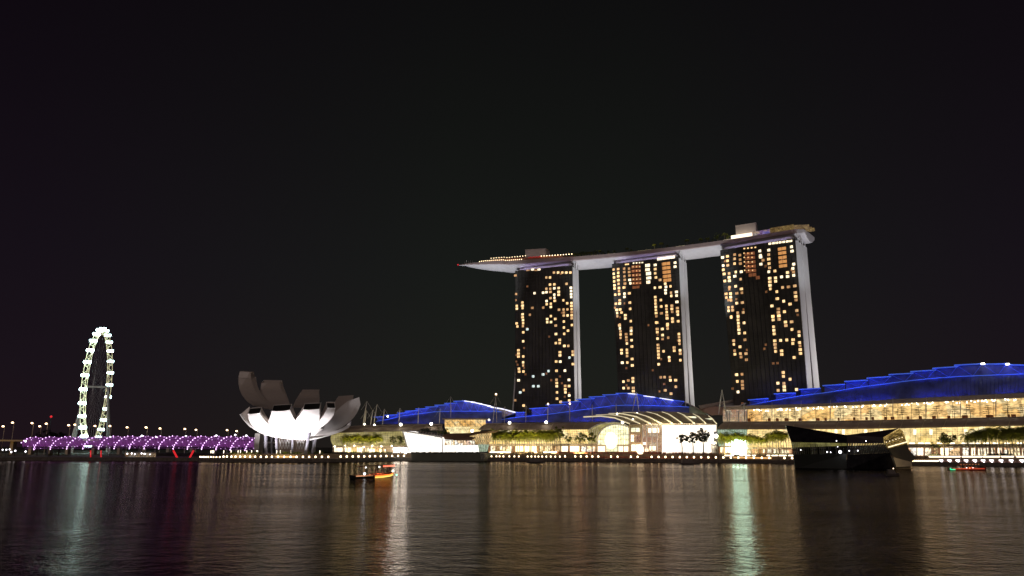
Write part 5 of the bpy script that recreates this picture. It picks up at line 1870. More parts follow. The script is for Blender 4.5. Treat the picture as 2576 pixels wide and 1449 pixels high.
for i in range(N):
    p = lerp(a_, b_, (i + .5) / N)
    mb.ball(p, .34, 5, 4)
    if i % 3 == 0: mb.ball(lerp(P8(690, 990, 432.6), P8(905, 925, 446), (i + .5) / N), .28, 5, 4)
part('flank_lamps', mb, M['whitewin'], dp)
face('under_flank', [P8(722, 1068, 434), P8(930, 1014, 447), P8(955, 1075, 447), P8(1040, 1170, 450), P8(980, 1215, 444), P8(780, 1150, 436)], mat('grey_underside', (.10, .09, .065), .6), t=(.5, 2, 0))
face('ramp', [P8(775, 1160, 436), P8(980, 1213, 444), P8(992, 1262, 444), P8(812, 1272, 437)], mat('cream_ramp', (.60, .50, .34), .6), t=(.5, 3, 0))
spot((P8(900, 1290, 425).x, 425, 1.5), P8(890, 1210, 440), 900, (1, .8, .5), 120, .3)
# body behind the faces so that it is solid from the side
mb = MB()
mb.hexa([Vector((Lb.x + 2, Lb.y + 4, -.5)), Vector((Mb_.x, Mb_.y + 4, -.5)), Vector((Rb.x - 2, Rb.y + 5, -.5)), Vector((Lb.x + 20, Lb.y + 22, -.5)),
         Vector((Lb.x + 2, Lb.y + 4, 5)), Vector((Mb_.x, Mb_.y + 4, 5)), Vector((Rb.x - 4, Rb.y + 5, 5)), Vector((Lb.x + 20, Lb.y + 22, 5))])
part('plinth', mb, DB2, dp)

# ------------------------------------------------------------------ palms
def palm_proto(seed, h, drooping=1.0):
    rnd = random.Random(seed)
    t = thing('palm_tree', 'palm', 'palm', (0, 0, -500 - seed * 40))
    z0 = t.location.z
    mb = MB()
    bend = Vector((rnd.uniform(-.5, .5), rnd.uniform(-.5, .5), 0))
    pts = [Vector((0, 0, z0)) + bend * (f * f) + Vector((0, 0, h * f)) for f in (0, .25, .5, .75, 1)]
    mb.path(pts, [.30, .24, .2, .17, .15], 6)
    part('trunk', mb, M['trunk'], t)
    top = pts[-1]
    mb = MB()
    nf = 17
    for i in range(nf):
        a = 2 * math.pi * i / nf + rnd.uniform(-.2, .2)
        el = rnd.choice((1.3, 1.0, .6, .2, -.2)) + rnd.uniform(-.1, .1)
        L = rnd.uniform(4.6, 6.2)
        dirv = Vector((math.cos(a), math.sin(a), 0))
        side = Vector((-math.sin(a), math.cos(a), 0))
        p = top.copy()
        pp = [p.copy()]
        e_ = el
        for s in range(7):
            p = p + (dirv * math.cos(e_) + Vector((0, 0, math.sin(e_)))) * L / 7
            e_ -= (.26 + .09 * s / 3) * drooping
            pp.append(p.copy())
        for s in range(1, 8):
            q0, q1 = pp[s - 1], pp[s]
            w = 1.5 * math.sin(math.pi * (s / 8.2) ** .7) + .15
            for sg in (-1, 1):
                for g in (0.0, .5):
                    b0 = lerp(q0, q1, g)
                    b1 = lerp(q0, q1, g + .38)
                    tip = lerp(q0, q1, g + .5) + side * sg * w + Vector((0, 0, -.45 * w))
                    i_ = len(mb.v)
                    mb.v += [b0, b1, tip]
                    mb.f.append((i_, i_ + 1, i_ + 2))
    part('crown', mb, M['palmleaf'], t)
    return t
protos = [palm_proto(1, 11.0), palm_proto(2, 12.2), palm_proto(3, 10.2, 1.15)]
used = [False] * 3
def put_palm(p, base_z, top_z, label, group):
    i = random.randrange(3)
    h = (11.0, 12.2, 10.2)[i]
    s = max(.5, (top_z - base_z - 1.0) / h)
    if not used[i]:
        used[i] = True
        r = protos[i]
        r.location = (p.x, p.y, base_z)
        r.rotation_euler = (0, 0, random.uniform(0, 6.28))
        r.scale = (s, s, s)
        r['label'] = label
    else:
        r = copy_tree(protos[i], (p.x, p.y, base_z), random.uniform(0, 6.28), s, label)
    r['group'] = group
    return r
def palm_row(k, xs, ytop, d, label, group):
    for x in xs:
        y = ytop(x) if callable(ytop) else ytop
        dd = d + random.uniform(-4, 4)
        y += random.uniform(-14, 18)
        p = V(k, x, y, dd)
        put_palm(p, 6.2, p.z, label, group)
palm_row(K5, [520, 545, 580, 610, 645, 690, 715, 745, 780, 830, 862, 890, 925, 960, 1000, 1030, 1065, 1100, 1135, 1170, 1205, 1240, 1275, 1300, 1330, 1360, 1390, 1420], lambda x: 735, 20, 'slender palm in the long dense row before the middle hall', 'palms before the middle hall')
palm_row(K7, [330, 365, 400, 450, 505, 560, 610], lambda x: 765, 18, 'deep green palm in front of the bright white shop entrance', 'palms at the bright entrance')
palm_row(K7, [670, 710, 750, 800, 845, 890, 925, 965, 1010, 1050, 1095, 1130, 1165, 1205, 1245], lambda x: interp([(670, 780), (850, 800), (900, 810), (1050, 760), (1250, 735)], x), 20, 'palm in the grove between the bright entrance and the black pavilion', 'palms left of the black pavilion')
palm_row(K8, [1620, 1665, 1700, 1740, 1770, 1810, 1850, 1890, 1925, 1965, 2005, 2045, 2080, 2115, 2150, 2190, 2225, 2255, 2290], lambda x: interp([(1600, 905), (1760, 870), (2266, 845)], x), 20, 'palm in the thick row at the right hand end of the promenade', 'palms at the right end')
def palm_row_left():
    for x in (215, 250, 290, 330, 370, 410, 470, 500, 530, 580, 620, 660, 695):
        p = V(K4, x, 780 + random.uniform(-8, 20), 16)
        put_palm(p, 6.5, p.z, 'palm in front of the dim curved glass right of the flower museum', 'palms right of the museum')
palm_row_left()

# ------------------------------------------------------------------ broad trees
def tree(label, base, top, w, m, n=900, flat=0.55, seed=0, lean=0.0, group=None, bark='trunk', crown=.5):
    rnd = random.Random(seed)
    t = thing('broad_tree', label, 'tree', base, group)
    h = top - base.z
    mb = MB()
    cb = base + Vector((lean * .3, 0, h * .52))
    mb.path([base, base + Vector((.2, 0, h * .3)), cb], [w * .035 + .12, w * .03 + .1, w * .02 + .08], 7)
    tips = []
    for i in range(9):
        a = 2 * math.pi * i / 9 + rnd.uniform(-.3, .3)
        r = w * .5 * rnd.uniform(.35, .85)
        e_ = cb + Vector((math.cos(a) * r + lean, math.sin(a) * r, h * rnd.uniform(.16, .42)))
        mid = lerp(cb, e_, .5) + Vector((0, 0, h * .05))
        mb.path([cb, mid, e_], [w * .014 + .05, w * .01 + .04, .03], 5)
        tips.append(e_)
        tips.append(mid)
    part('trunk', mb, M[bark], t)
    mb = MB()
    ch = h * crown
    cc = base + Vector((lean, 0, h - ch * .5))
    clumps = []
    for i in range(max(14, int(n / 45))):
        while True:
            q = Vector((rnd.uniform(-1, 1), rnd.uniform(-1, 1), rnd.uniform(-1, 1)))
            if .25 < q.length < 1: break
        clumps.append((cc + Vector((q.x * w * .42, q.y * w * .42, q.z * ch * .42)), w * rnd.uniform(.07, .13)))
    for i in range(n):
        c, r = rnd.choice(clumps)
        while True:
            q = Vector((rnd.uniform(-1, 1), rnd.uniform(-1, 1), rnd.uniform(-1, 1)))
            if q.length < 1: break
        p = c + Vector((q.x * r, q.y * r, q.z * r * .8))
        s = rnd.uniform(.28, .6) * (w / 12) ** .3
        u = Vector((rnd.uniform(-1, 1), rnd.uniform(-1, 1), rnd.uniform(-.6, .6))).normalized()
        v = u.cross(Vector((rnd.uniform(-1, 1), rnd.uniform(-1, 1), rnd.uniform(-1, 1)))).normalized()
        mb.quad(p - u * s, p - v * s * .6, p + u * s, p + v * s * .6)
    part('crown', mb, m, t)
    return t
def vtree(label, k, xc, ytop, wpx, d, m, base_z=6.2, **kw):
    p = V(k, xc, ytop, d)
    q0, q1 = V(k, xc - wpx / 2, ytop, d), V(k, xc + wpx / 2, ytop, d)
    return tree(label, Vector((p.x, p.y, base_z)), p.z, (q1 - q0).length, m, **kw)
vtree('tall dark round tree rising above the palm row before the middle hall', K5, 1465, 620, 190, 24, M['leaf'], seed=1, n=1300)
vtree('yellow green tree beside the palm row, partly see through', K5, 1580, 735, 170, 22, M['hedge'], seed=2, n=500)
vtree('broad low crowned tree at the left foot of the arched glass hall', K5, 1760, 728, 200, 20, M['leaf'], seed=3, n=1200)
vtree('dense olive tree touching the arched glass hall', K5, 1920, 725, 190, 20, M['leaf'], seed=4, n=1300)
vtree('sparse dark tree at the left in front of the giant white screen', K6, 1385, 735, 190, 12, M['leafdark'], seed=5, n=1300, crown=.6, bark='bark_dark')
vtree('dark forked tree in the middle of the giant white screen', K6, 1540, 695, 200, 12, M['leafdark'], seed=6, n=1600, crown=.6, bark='bark_dark')
vtree('tallest dark tree at the right of the giant white screen', K6, 1685, 655, 225, 12, M['leafdark'], seed=7, n=2600, crown=.6, bark='bark_dark')
vtree('bushy tree between the left palms and the white pavilion', K4, 905, 768, 130, 20, M['leaf'], seed=8, n=700)
vtree('round dark tree just left of the white pavilion', K4, 1010, 765, 150, 18, M['leaf'], seed=9, n=900)
vtree('dark bushy crown above the left part of the white pavilion roof', K4, 1345, 640, 250, 16, M['leafdark'], seed=10, n=1300, bark='bark_dark')
vtree('speckled tree above the right end of the white pavilion roof', K4, 1560, 650, 130, 15, M['hedge'], seed=11, n=450)
vtree('small dark green tree beside the golden hall', K4, 1660, 665, 150, 15, M['leaf'], seed=12, n=800)
vtree('leaning umbrella shaped tree right of the black pavilion', K8, 1330, 880, 270, 18, M['leaf'], seed=13, n=1500, lean=3.0, flat=.4)
vtree('thin smaller tree under the umbrella shaped tree', K8, 1250, 985, 150, 14, M['hedge'], seed=14, n=260)
for i, (x, y, w_, lab) in enumerate(((380, 1085, 110, 'dark round tree mass left of the observation wheel, its left crown'), (470, 1058, 150, 'tallest dark round crown left of the observation wheel'), (585, 1075, 130, 'dark round crown nearest the foot of the observation wheel'))):
    p = at(*K1(x, y), 720)
    w_m = (at(*K1(x + w_, y), 720) - p).length
    tree(lab, Vector((p.x, p.y, 2.4)), p.z, w_m * 1.1, M['leafdark'], seed=20 + i, n=1100, flat=.9, bark='bark_dark', group=None)
# trees inside the golden gallery
gx = [(K7, 760, 455), (K7, 960, 450), (K7, 1170, 440), (K7, 1370, 405), (K8, 165, 600), (K8, 330, 605), (K8, 510, 600), (K8, 690, 605), (K8, 865, 585), (K8, 1060, 590), (K8, 1265, 580), (K8, 1460, 575), (K8, 1640, 565), (K8, 1850, 570), (K8, 2070, 560), (K8, 2240, 560)]
gz = None
M['gleaf'] = mat('gallery_leaf', (.10, .06, .02), .8, vary=.4)
for i, (k, x, y) in enumerate(gx):
    p = V(k, x, y, 53)
    zb = V(k, x, (577 if k is K7 else interp([(0, 742), (2266, 703)], x)), 53).z
    labs = ['first', 'second', 'third', 'fourth', 'fifth', 'sixth', 'seventh', 'eighth', 'ninth', 'tenth', 'eleventh', 'twelfth', 'thirteenth', 'fourteenth', 'fifteenth', 'last']
    rnd = random.Random(50 + i)
    t = thing('gallery_tree', labs[i] + ' layered potted tree from the left in the golden glass gallery', 'tree', (p.x, p.y, zb), 'layered trees in the golden gallery')
    mb = MB(); mb.path([(p.x, p.y, zb), (p.x + .2, p.y, p.z)], [.22, .1], 5); part('trunk', mb, M['bark_dark'], t)
    mb = MB()
    hh = p.z - zb
    dens = 3 if i in (8, 4) else 2
    for L_ in range(5):
        z = zb + hh * (.42 + .145 * L_)
        rr = (4.6 - .6 * L_) * rnd.uniform(.75, 1.15)
        for q in range(16 * dens):
            a = rnd.uniform(0, 6.28); r = rr * math.sqrt(rnd.random())
            c = Vector((p.x + r * math.cos(a), p.y + r * math.sin(a) * .7, z - .12 * r + rnd.uniform(-.15, .15)))
            u = Vector((math.cos(a), math.sin(a), rnd.uniform(-.3, .1))) * rnd.uniform(.6, 1.2)
            v = Vector((-math.sin(a), math.cos(a), .2)) * .42
            mb.quad(c - u, c - v, c + u, c + v)
    part('crown', mb, M['gleaf'], t)

# ------------------------------------------------------------------ low planting
def bushes(name, k, x0, x1, y, d, n, rad, m, label):
    mb = MB()
    for i in range(n):
        p = V(k, lerp(x0, x1, random.random()), y + random.uniform(-7, 7), d + random.uniform(-1.5, 1.5))
        for q in range(14):
            c = p + Vector((random.gauss(0, rad), random.gauss(0, rad), random.gauss(0, rad * .5)))
            s = random.uniform(.2, .45)
            u = Vector((random.uniform(-1, 1), random.uniform(-1, 1), random.uniform(-1, 1))).normalized() * s
            v = Vector((random.uniform(-1, 1), random.uniform(-1, 1), random.uniform(-1, 1))).normalized() * s * .7
            mb.quad(c - u, c - v, c + u, c + v)
    o = single(name, mb, m, label, 'plants', V(k, (x0 + x1) / 2, y, d), kind='stuff')
def bush_head(x0, x1, k, y, Y, n, m, label):
    mb = MB()
    for i in range(n):
        p = A(k, lerp(x0, x1, random.random()), y + random.uniform(-14, 14), Y + random.uniform(-1.5, 1.5))
        p.z = max(p.z, 6.0)
        for q in range(14):
            c = p + Vector((random.gauss(0, .8), random.gauss(0, .8), random.gauss(0, .4)))
            s = random.uniform(.25, .5)
            u = Vector((random.uniform(-1, 1), random.uniform(-1, 1), random.uniform(-1, 1))).normalized() * s
            v = Vector((random.uniform(-1, 1), random.uniform(-1, 1), random.uniform(-1, 1))).normalized() * s * .7
            mb.quad(c - u, c - v, c + u, c + v)
    single('shrubbery', mb, m, label, 'plants', A(k, (x0 + x1) / 2, y, Y), kind='stuff')
bush_head(20, 420, K3, 1232, 576, 90, M['hedge'], 'lit yellow green shrubs on the terrace left under the museum')
bush_head(650, 960, K3, 1230, 576, 70, M['hedge'], 'lit yellow green shrubs on the terrace below the museum')
bush_head(1020, 1240, K3, 1225, 585, 50, M['hedge'], 'lit yellow green shrubs on the terrace right of the museum columns')
bush_head(1240, 1560, K3, 1232, 618, 70, M['leafdark'], 'dark clipped hedge right of the museum')
bushes('shrubbery', K4, 215, 870, 1025, 8, 110, .8, M['hedge'], 'lit shrubs below the left palms')
bushes('shrubbery', K8, 1180, 1320, 1136, 14, 30, .8, M['leafdark'], 'dark shrubs under the umbrella shaped tree')
bushes('shrubbery', K8, 1860, 2130, 1132, 14, 60, .8, M['leafdark'], 'dark shrubs at the foot of the right hand palms')
bushes('shrubbery', K8, 950, 1180, 1168, 13, 50, .9, mat('dry_bush', (.12, .07, .05), .8), 'brown shrubs right of the black pavilion')
bushes('shrubbery', K7, 1050, 1350, 1048, 13, 50, .6, M['leafdark'], 'low dark shrubs left of the black pavilion')
bushes('shrubbery', K1, 450, 620, 1302, -20, 30, 1.0, M['leaf'], 'dim shrubs on the left shore')

# ------------------------------------------------------------------ quay lamps
def qlamp_proto():
    t = thing('quay_lamp', 'lamp', 'lamp', (0, 0, -900))
    z = -900
    mb = MB(); mb.tube((0, 0, z), (0, 0, z + 1.0), .12, 6); mb.box((0, 0, z + .06), (.5, .5, .12)); part('post', mb, M['black'], t)
    mb = MB(); mb.path([(0, 0, z + .9), (0, 0, z + 1.15), (0, 0, z + 2.0), (0, 0, z + 2.25)], [.4, .68, .5, .12], 8); part('lantern', mb, M['lamp'], t)
    mb = MB(); mb.path([(0, 0, z + 2.25), (0, 0, z + 2.4)], [.4, .1], 8); part('cap', mb, M['black'], t)
    return t
qp = qlamp_proto()
qused = False
def qlamp(p, z, label, group, s=1.0):
    global qused
    if not qused:
        qused = True
        qp.location = (p.x, p.y, z); qp['label'] = label; r = qp
        r.scale = (s, s, s)
    else:
        r = copy_tree(qp, (p.x, p.y, z), 0, s, label)
    r['group'] = group
hx = [(K2, x) for x in (970, 990, 1008, 1025, 1048, 1077, 1110, 1145, 1185, 1228)] + [(K3, x) for x in (-70, -25, 35, 90, 152, 215, 283, 350, 425, 500, 573, 655, 735, 820, 900, 985, 1068, 1152, 1237, 1322)]
HEADF = [(-235.2, 574.5), (-228, 564.2), (-200, 560.6), (-156, 561.6), (-136.6, 567), (-119, 591), (-96.8, 636), (-88, 653)]
def head_hit(px):
    r = ray(px, 1155)
    for (x0, y0), (x1, y1) in zip(HEADF[:-1], HEADF[1:]):
        ex, ey = x1 - x0, y1 - y0
        den = r.x * ey - r.y * ex
        t = (x0 * ey - y0 * ex) / den
        s = (x0 * r.y - y0 * r.x) / den
        if t > 0 and 0 <= s <= 1:
            return Vector((r.x * t, r.y * t, 0))
    return None
for k, x in hx:
    p = head_hit(k(x, 1290)[0])
    if p: qlamp(p, 2.5, 'glowing quay lamp on the curved edge below the flower museum', 'quay lamps below the museum', .92 if k is K3 else .7)
for x in (148, 235, 320, 403, 485, 563, 640, 720, 800, 883, 968, 1052):
    p = head_hit(K4(x, 1080)[0])
    if p is None: p = W(K4(x, 1080)[0], 1150, 2)
    qlamp(p, 2.5, 'glowing quay lamp between the museum headland and the white pavilion', 'quay lamps left of the white pavilion')
for x in (410, 490, 560, 605, 660, 745, 817, 880, 1005, 1060, 1112, 1160, 1213, 1272, 1335, 1400, 1465, 1540, 1685, 1765, 1847):
    qlamp(V(K5, x, 1065, 1.2), 2.6, 'glowing quay lamp on the boardwalk before the middle palm row', 'quay lamps before the middle palms', .85 if x < 1480 else 1)
for x in (35, 117, 203, 383, 477, 667, 763, 962, 1062, 1160, 1262, 1365, 1465, 1567, 1670, 1772):
    qlamp(V(K6, x, 1080, 1.2), 2.6, 'glowing quay lamp at the feet of the crowd before the plaza', 'quay lamps before the plaza')
for x in (38 - 0, 143, 250, 357, 463, 570, 680, 792, 905, 1012, 1228, 1337):
    if x > 100: qlamp(V(K7, x, 1105, 1.2), 2.6, 'glowing quay lamp between the plaza and the black pavilion', 'quay lamps left of the black pavilion')
# bracket lights with triangular white glow at the right
for i, x in enumerate((1330, 1425, 1520, 1615, 1715, 1810, 1905, 2015, 2130, 2250)):
    p = V(K8, x, 1200, 2)
    p0 = Vector((p.x, p.y, 2.6))
    t = thing('wedge_light', 'white wedge shaped light between the canopies of the right jetty', 'lamp', p0, 'wedge lights at the right jetty')
    mb = MB()
    a, b, c = V(K8, x - 36, 1190, 1.5), V(K8, x + 14, 1190, 1.5), V(K8, x + 2, 1222, 1.5)
    mb.prism([a, b, c], (.3, .8, 0))
    part('light_panel', mb, M['lampcool'], t)
    mb = MB(); mb.tube(p0, c, .14, 4); part('post', mb, M['black'], t)
mb = MB()
for i in range(15):
    x = 975 + i * 22
    mb.ball(V(K8, x, 1202, 2), .55, 6, 4)
t = thing('string_lights', 'string of small white lights over the dark jetty right of the black pavilion', 'string lights', V(K8, 1120, 1202, 2))
part('string_bulbs', mb, M['lamp_small'], t)
mb = MB(); mb.tube(V(K8, 965, 1201, 2.2), V(K8, 1295, 1201, 2.2), .08, 4); part('cord', mb, M['black'], t)
# dark round parasols along the right jetty
pr = None
for i, x in enumerate((1378, 1472, 1568, 1665, 1762, 1858, 1960, 2072, 2190)):
    top = V(K8, x, 1188 + (i % 3) * 4, 3.5)
    if pr is None:
        pr = thing('jetty_parasol', 'brown round parasol between two wedge lights on the right jetty', 'parasol', (top.x, top.y, 2.6), 'parasols on the right jetty')
        mb = MB(); mb.path([(top.x, top.y, top.z), (top.x, top.y, top.z - .8), (top.x, top.y, top.z - 2.0)], [.2, 1.8, 3.0], 12)
        part('canvas', mb, mat('parasol_brown', (.17, .085, .06), .8), pr)
        mb = MB(); mb.tube((top.x, top.y, 2.6), (top.x, top.y, top.z), .12, 5); part('pole', mb, M['black'], pr)
    else:
        copy_tree(pr, (top.x, top.y, 2.6))
# glowing benches / counters on the promenade edge
strips = [('long white light strip on the promenade edge at the right', K8, [(1182, 1345), (1350, 1540), (1560, 1790), (1800, 1990), (2010, 2150), (2180, 2340)], 1160),
          ('white glowing counter left of the black pavilion', K7, [(375, 505), (590, 640), (660, 740), (765, 815), (975, 1022), (1045, 1130), (1150, 1255), (1285, 1355)], 1070),
          ('white light strip on the terrace edge under the middle palms', K5, [(465, 600), (610, 760), (1100, 1130), (1230, 1285), (1300, 1420)], 1023)]
for lab, k, xs_, y in strips:
    for (xa, xb) in xs_:
        mb = MB(); a, b = V(k, xa, y, 11.6), V(k, xb, y, 11.6)
        mb.slab(a, b, b + Vector((.2, .5, 0)), a + Vector((.2, .5, 0)), (0, 0, .75))
        t = thing('light_counter', lab, 'light strip', ((a.x + b.x) / 2, (a.y + b.y) / 2, 6.2 if a.z > 6.2 else 2.6), lab.split(' on ')[0].split(' left')[0])
        part('light_strip', mb, M['strip'], t)
        mb = MB()
        mb.slab(a + Vector((.05, .1, .8)), b + Vector((.05, .1, .8)), b + Vector((1, 2, .8)), a + Vector((1, 2, .8)), (0, 0, .25))
        part('top', mb, M['black'], t)
# orange lit step below the bright entrance
mb = MB(); a, b = V(K7, 500, 1102, 9), V(K7, 1045, 1112, 9)
mb.slab(a, b, b + Vector((.3, .8, 0)), a + Vector((.3, .8, 0)), (0, 0, 1.1))
single('glowing_step', mb, glow('orange_step', (1, .55, .2), .75), 'orange glowing step wall below the bright shop entrance', 'lit step', (a + b) / 2)
# uplit light columns on the terrace in front of the museum
for (k, x) in [(K2, 1115), (K2, 1135), (K2, 1152), (K2, 1285), (K2, 1383), (K2, 1475), (K2, 1507), (K2, 1590), (K2, 1655), (K2, 1722)] + [(K3, x) for x in (385, 640, 688, 828, 1028, 1212)]:
    Y = 577
    top = A(k, x, 1195, Y)
    t = thing('light_column', 'thin glowing light column among the shrubs below the museum', 'lamp', (top.x, Y, 5.9), 'light columns below the museum')
    mb = MB(); mb.path([(top.x, Y, 5.9), (top.x, Y, max(top.z - .3, 7.4)), (top.x, Y, max(top.z + .2, 7.9))], [.13, .28, .2], 6)
    part('glow_tube', mb, M['strip'], t)
    mb = MB(); mb.box((top.x, Y, 6.0), (.7, .7, .25)); part('base', mb, M['black'], t)
for x in (265, 450, 570, 627, 718, 785, 590):
    top = V(K4, x, 975, 12)
    t = thing('light_column', 'thin glowing light column before the shop windows left of the white pavilion', 'lamp', (top.x, top.y, 5.9), 'light columns left of the white pavilion')
    mb = MB(); mb.path([(top.x, top.y, 5.9), (top.x, top.y, top.z)], [.12, .42], 6); part('glow_tube', mb, M['strip'], t)
    mb = MB(); mb.box((top.x, top.y, 6.0), (.7, .7, .25)); part('base', mb, M['black'], t)
# dark carved poles at the right end of the plaza
for i, x in enumerate((1820, 1838, 1856, 1870, 1885, 1905)):
    top = V(K6, x, 915 + (i % 3) * 8, 9)
    t = thing('totem_pole', 'dark slender standing pole at the right edge of the white screen', 'pole', (top.x, top.y, 2.6), 'dark poles beside the screen')
    mb = MB(); mb.path([(top.x, top.y, 2.6), (top.x, top.y, top.z - 3), (top.x, top.y, top.z)], [.35, .4, .25], 6); part('shaft', mb, mat('pole_brown', (.12, .06, .035), .8), t)
    mb = MB(); mb.ball((top.x, top.y, top.z + .5), .55, 6, 5); part('finial', mb, M['bark_dark'], t)
# lights that wash palms and promenade
for (k, x, y) in ((K5, 560, 1000), (K5, 800, 1000), (K5, 1050, 1000), (K5, 1300, 1000), (K5, 1750, 1000), (K7, 450, 1030), (K7, 800, 1030), (K7, 1150, 1030), (K8, 1300, 1130), (K8, 1750, 1130), (K8, 2050, 1130), (K4, 330, 1010), (K4, 620, 1010)):
    p = V(k, x, y, 13)
    area((p.x, p.y, 6.6), (p.x + 4, p.y + 7, 25), 14, .8, 6500, (1.0, .80, .36))
for (x, Y) in ((200, 577), (780, 577), (1130, 583)):
    p = A(K3, x, 1230, Y)
    area((p.x, p.y - 4, 3.6), (p.x, p.y + 2, 8), 16, .6, 420, (1, .8, .4))

# ------------------------------------------------------------------ people
def body(mb, p, h, face=0.0, arms=0):
    """standing or seated low figure as one skin: legs, torso, head, arms"""
    ca, sa = math.cos(face), math.sin(face)
    def T(x, y, z): return (p.x + (x * ca - y * sa) * h, p.y + (x * sa + y * ca) * h, p.z + z * h)
    for s in (-1, 1):
        mb.path([T(.05 * s, 0, 0), T(.05 * s, 0, .27), T(.052 * s, 0, .5)], [.028 * h, .036 * h, .05 * h], 5)
        if arms == 1 and s == 1:
            mb.path([T(.12 * s, 0, .8), T(.16 * s, -.08, .86), T(.12 * s, -.12, 1.02)], [.03 * h, .025 * h, .02 * h], 4)
        else:
            mb.path([T(.115 * s, 0, .8), T(.145 * s, 0, .63), T(.13 * s, -.03, .47)], [.032 * h, .027 * h, .02 * h], 4)
    mb.path([T(0, 0, .48), T(0, 0, .56), T(0, 0, .74), T(0, 0, .815), T(0, 0, .85), T(0, 0, .875)], [.075 * h, .08 * h, .1 * h, .09 * h, .035 * h, .032 * h], 7)
    mb.ball(T(0, 0, .93), .062 * h, 7, 5, 1.2)
def crowd(label, k, x0, x1, n, z, dlo, dhi, m):
    mb = MB()
    for i in range(n):
        x = lerp(x0, x1, random.random())
        d = random.uniform(dlo, dhi)
        q = V(k, x, 1030, d)
        q.z = z + (0 if d > 12.3 else 0)
        body(mb, q, random.uniform(1.55, 1.85), random.uniform(0, 6.28), 1 if random.random() < .2 else 0)
    single('crowd', mb, m, label, 'crowd', V(k, (x0 + x1) / 2, 1030, (dlo + dhi) / 2), kind='stuff')
cm1 = mat('crowd_cloth', (.30, .10, .06), .8, vary=.9, scale=1.2)
cm2 = mat('crowd_cloth_dark', (.05, .03, .025), .8, vary=.8, scale=1.2)
crowd('dense crowd of spectators standing along the plaza edge', K6, 0, 1850, 420, 6.2, 12.5, 17, cm1)
crowd('front rows of the crowd on the boardwalk below the plaza', K6, 0, 1820, 420, 2.6, 3, 11, cm1)
crowd('spectators before the shops left of the plaza', K5, 1400, 1820, 110, 6.2, 12.5, 17, cm1)
crowd('loose line of people on the boardwalk under the palms', K5, 420, 1500, 120, 2.6, 3, 11, cm2)
for x in (640, 820, 980, 1100):
    p = V(K7, x, 1030, 13.5); p.z = 6.2
    t = single('person', MB(), cm2, 'standing person in dark clothes by the palms before the bright entrance', 'person', p, 'people before the bright entrance')
    mb = MB(); body(mb, Vector((0, 0, 0)), 1.75, random.uniform(0, 6))
    t.data = mb.mesh('person', cm2, (0, 0, 0))

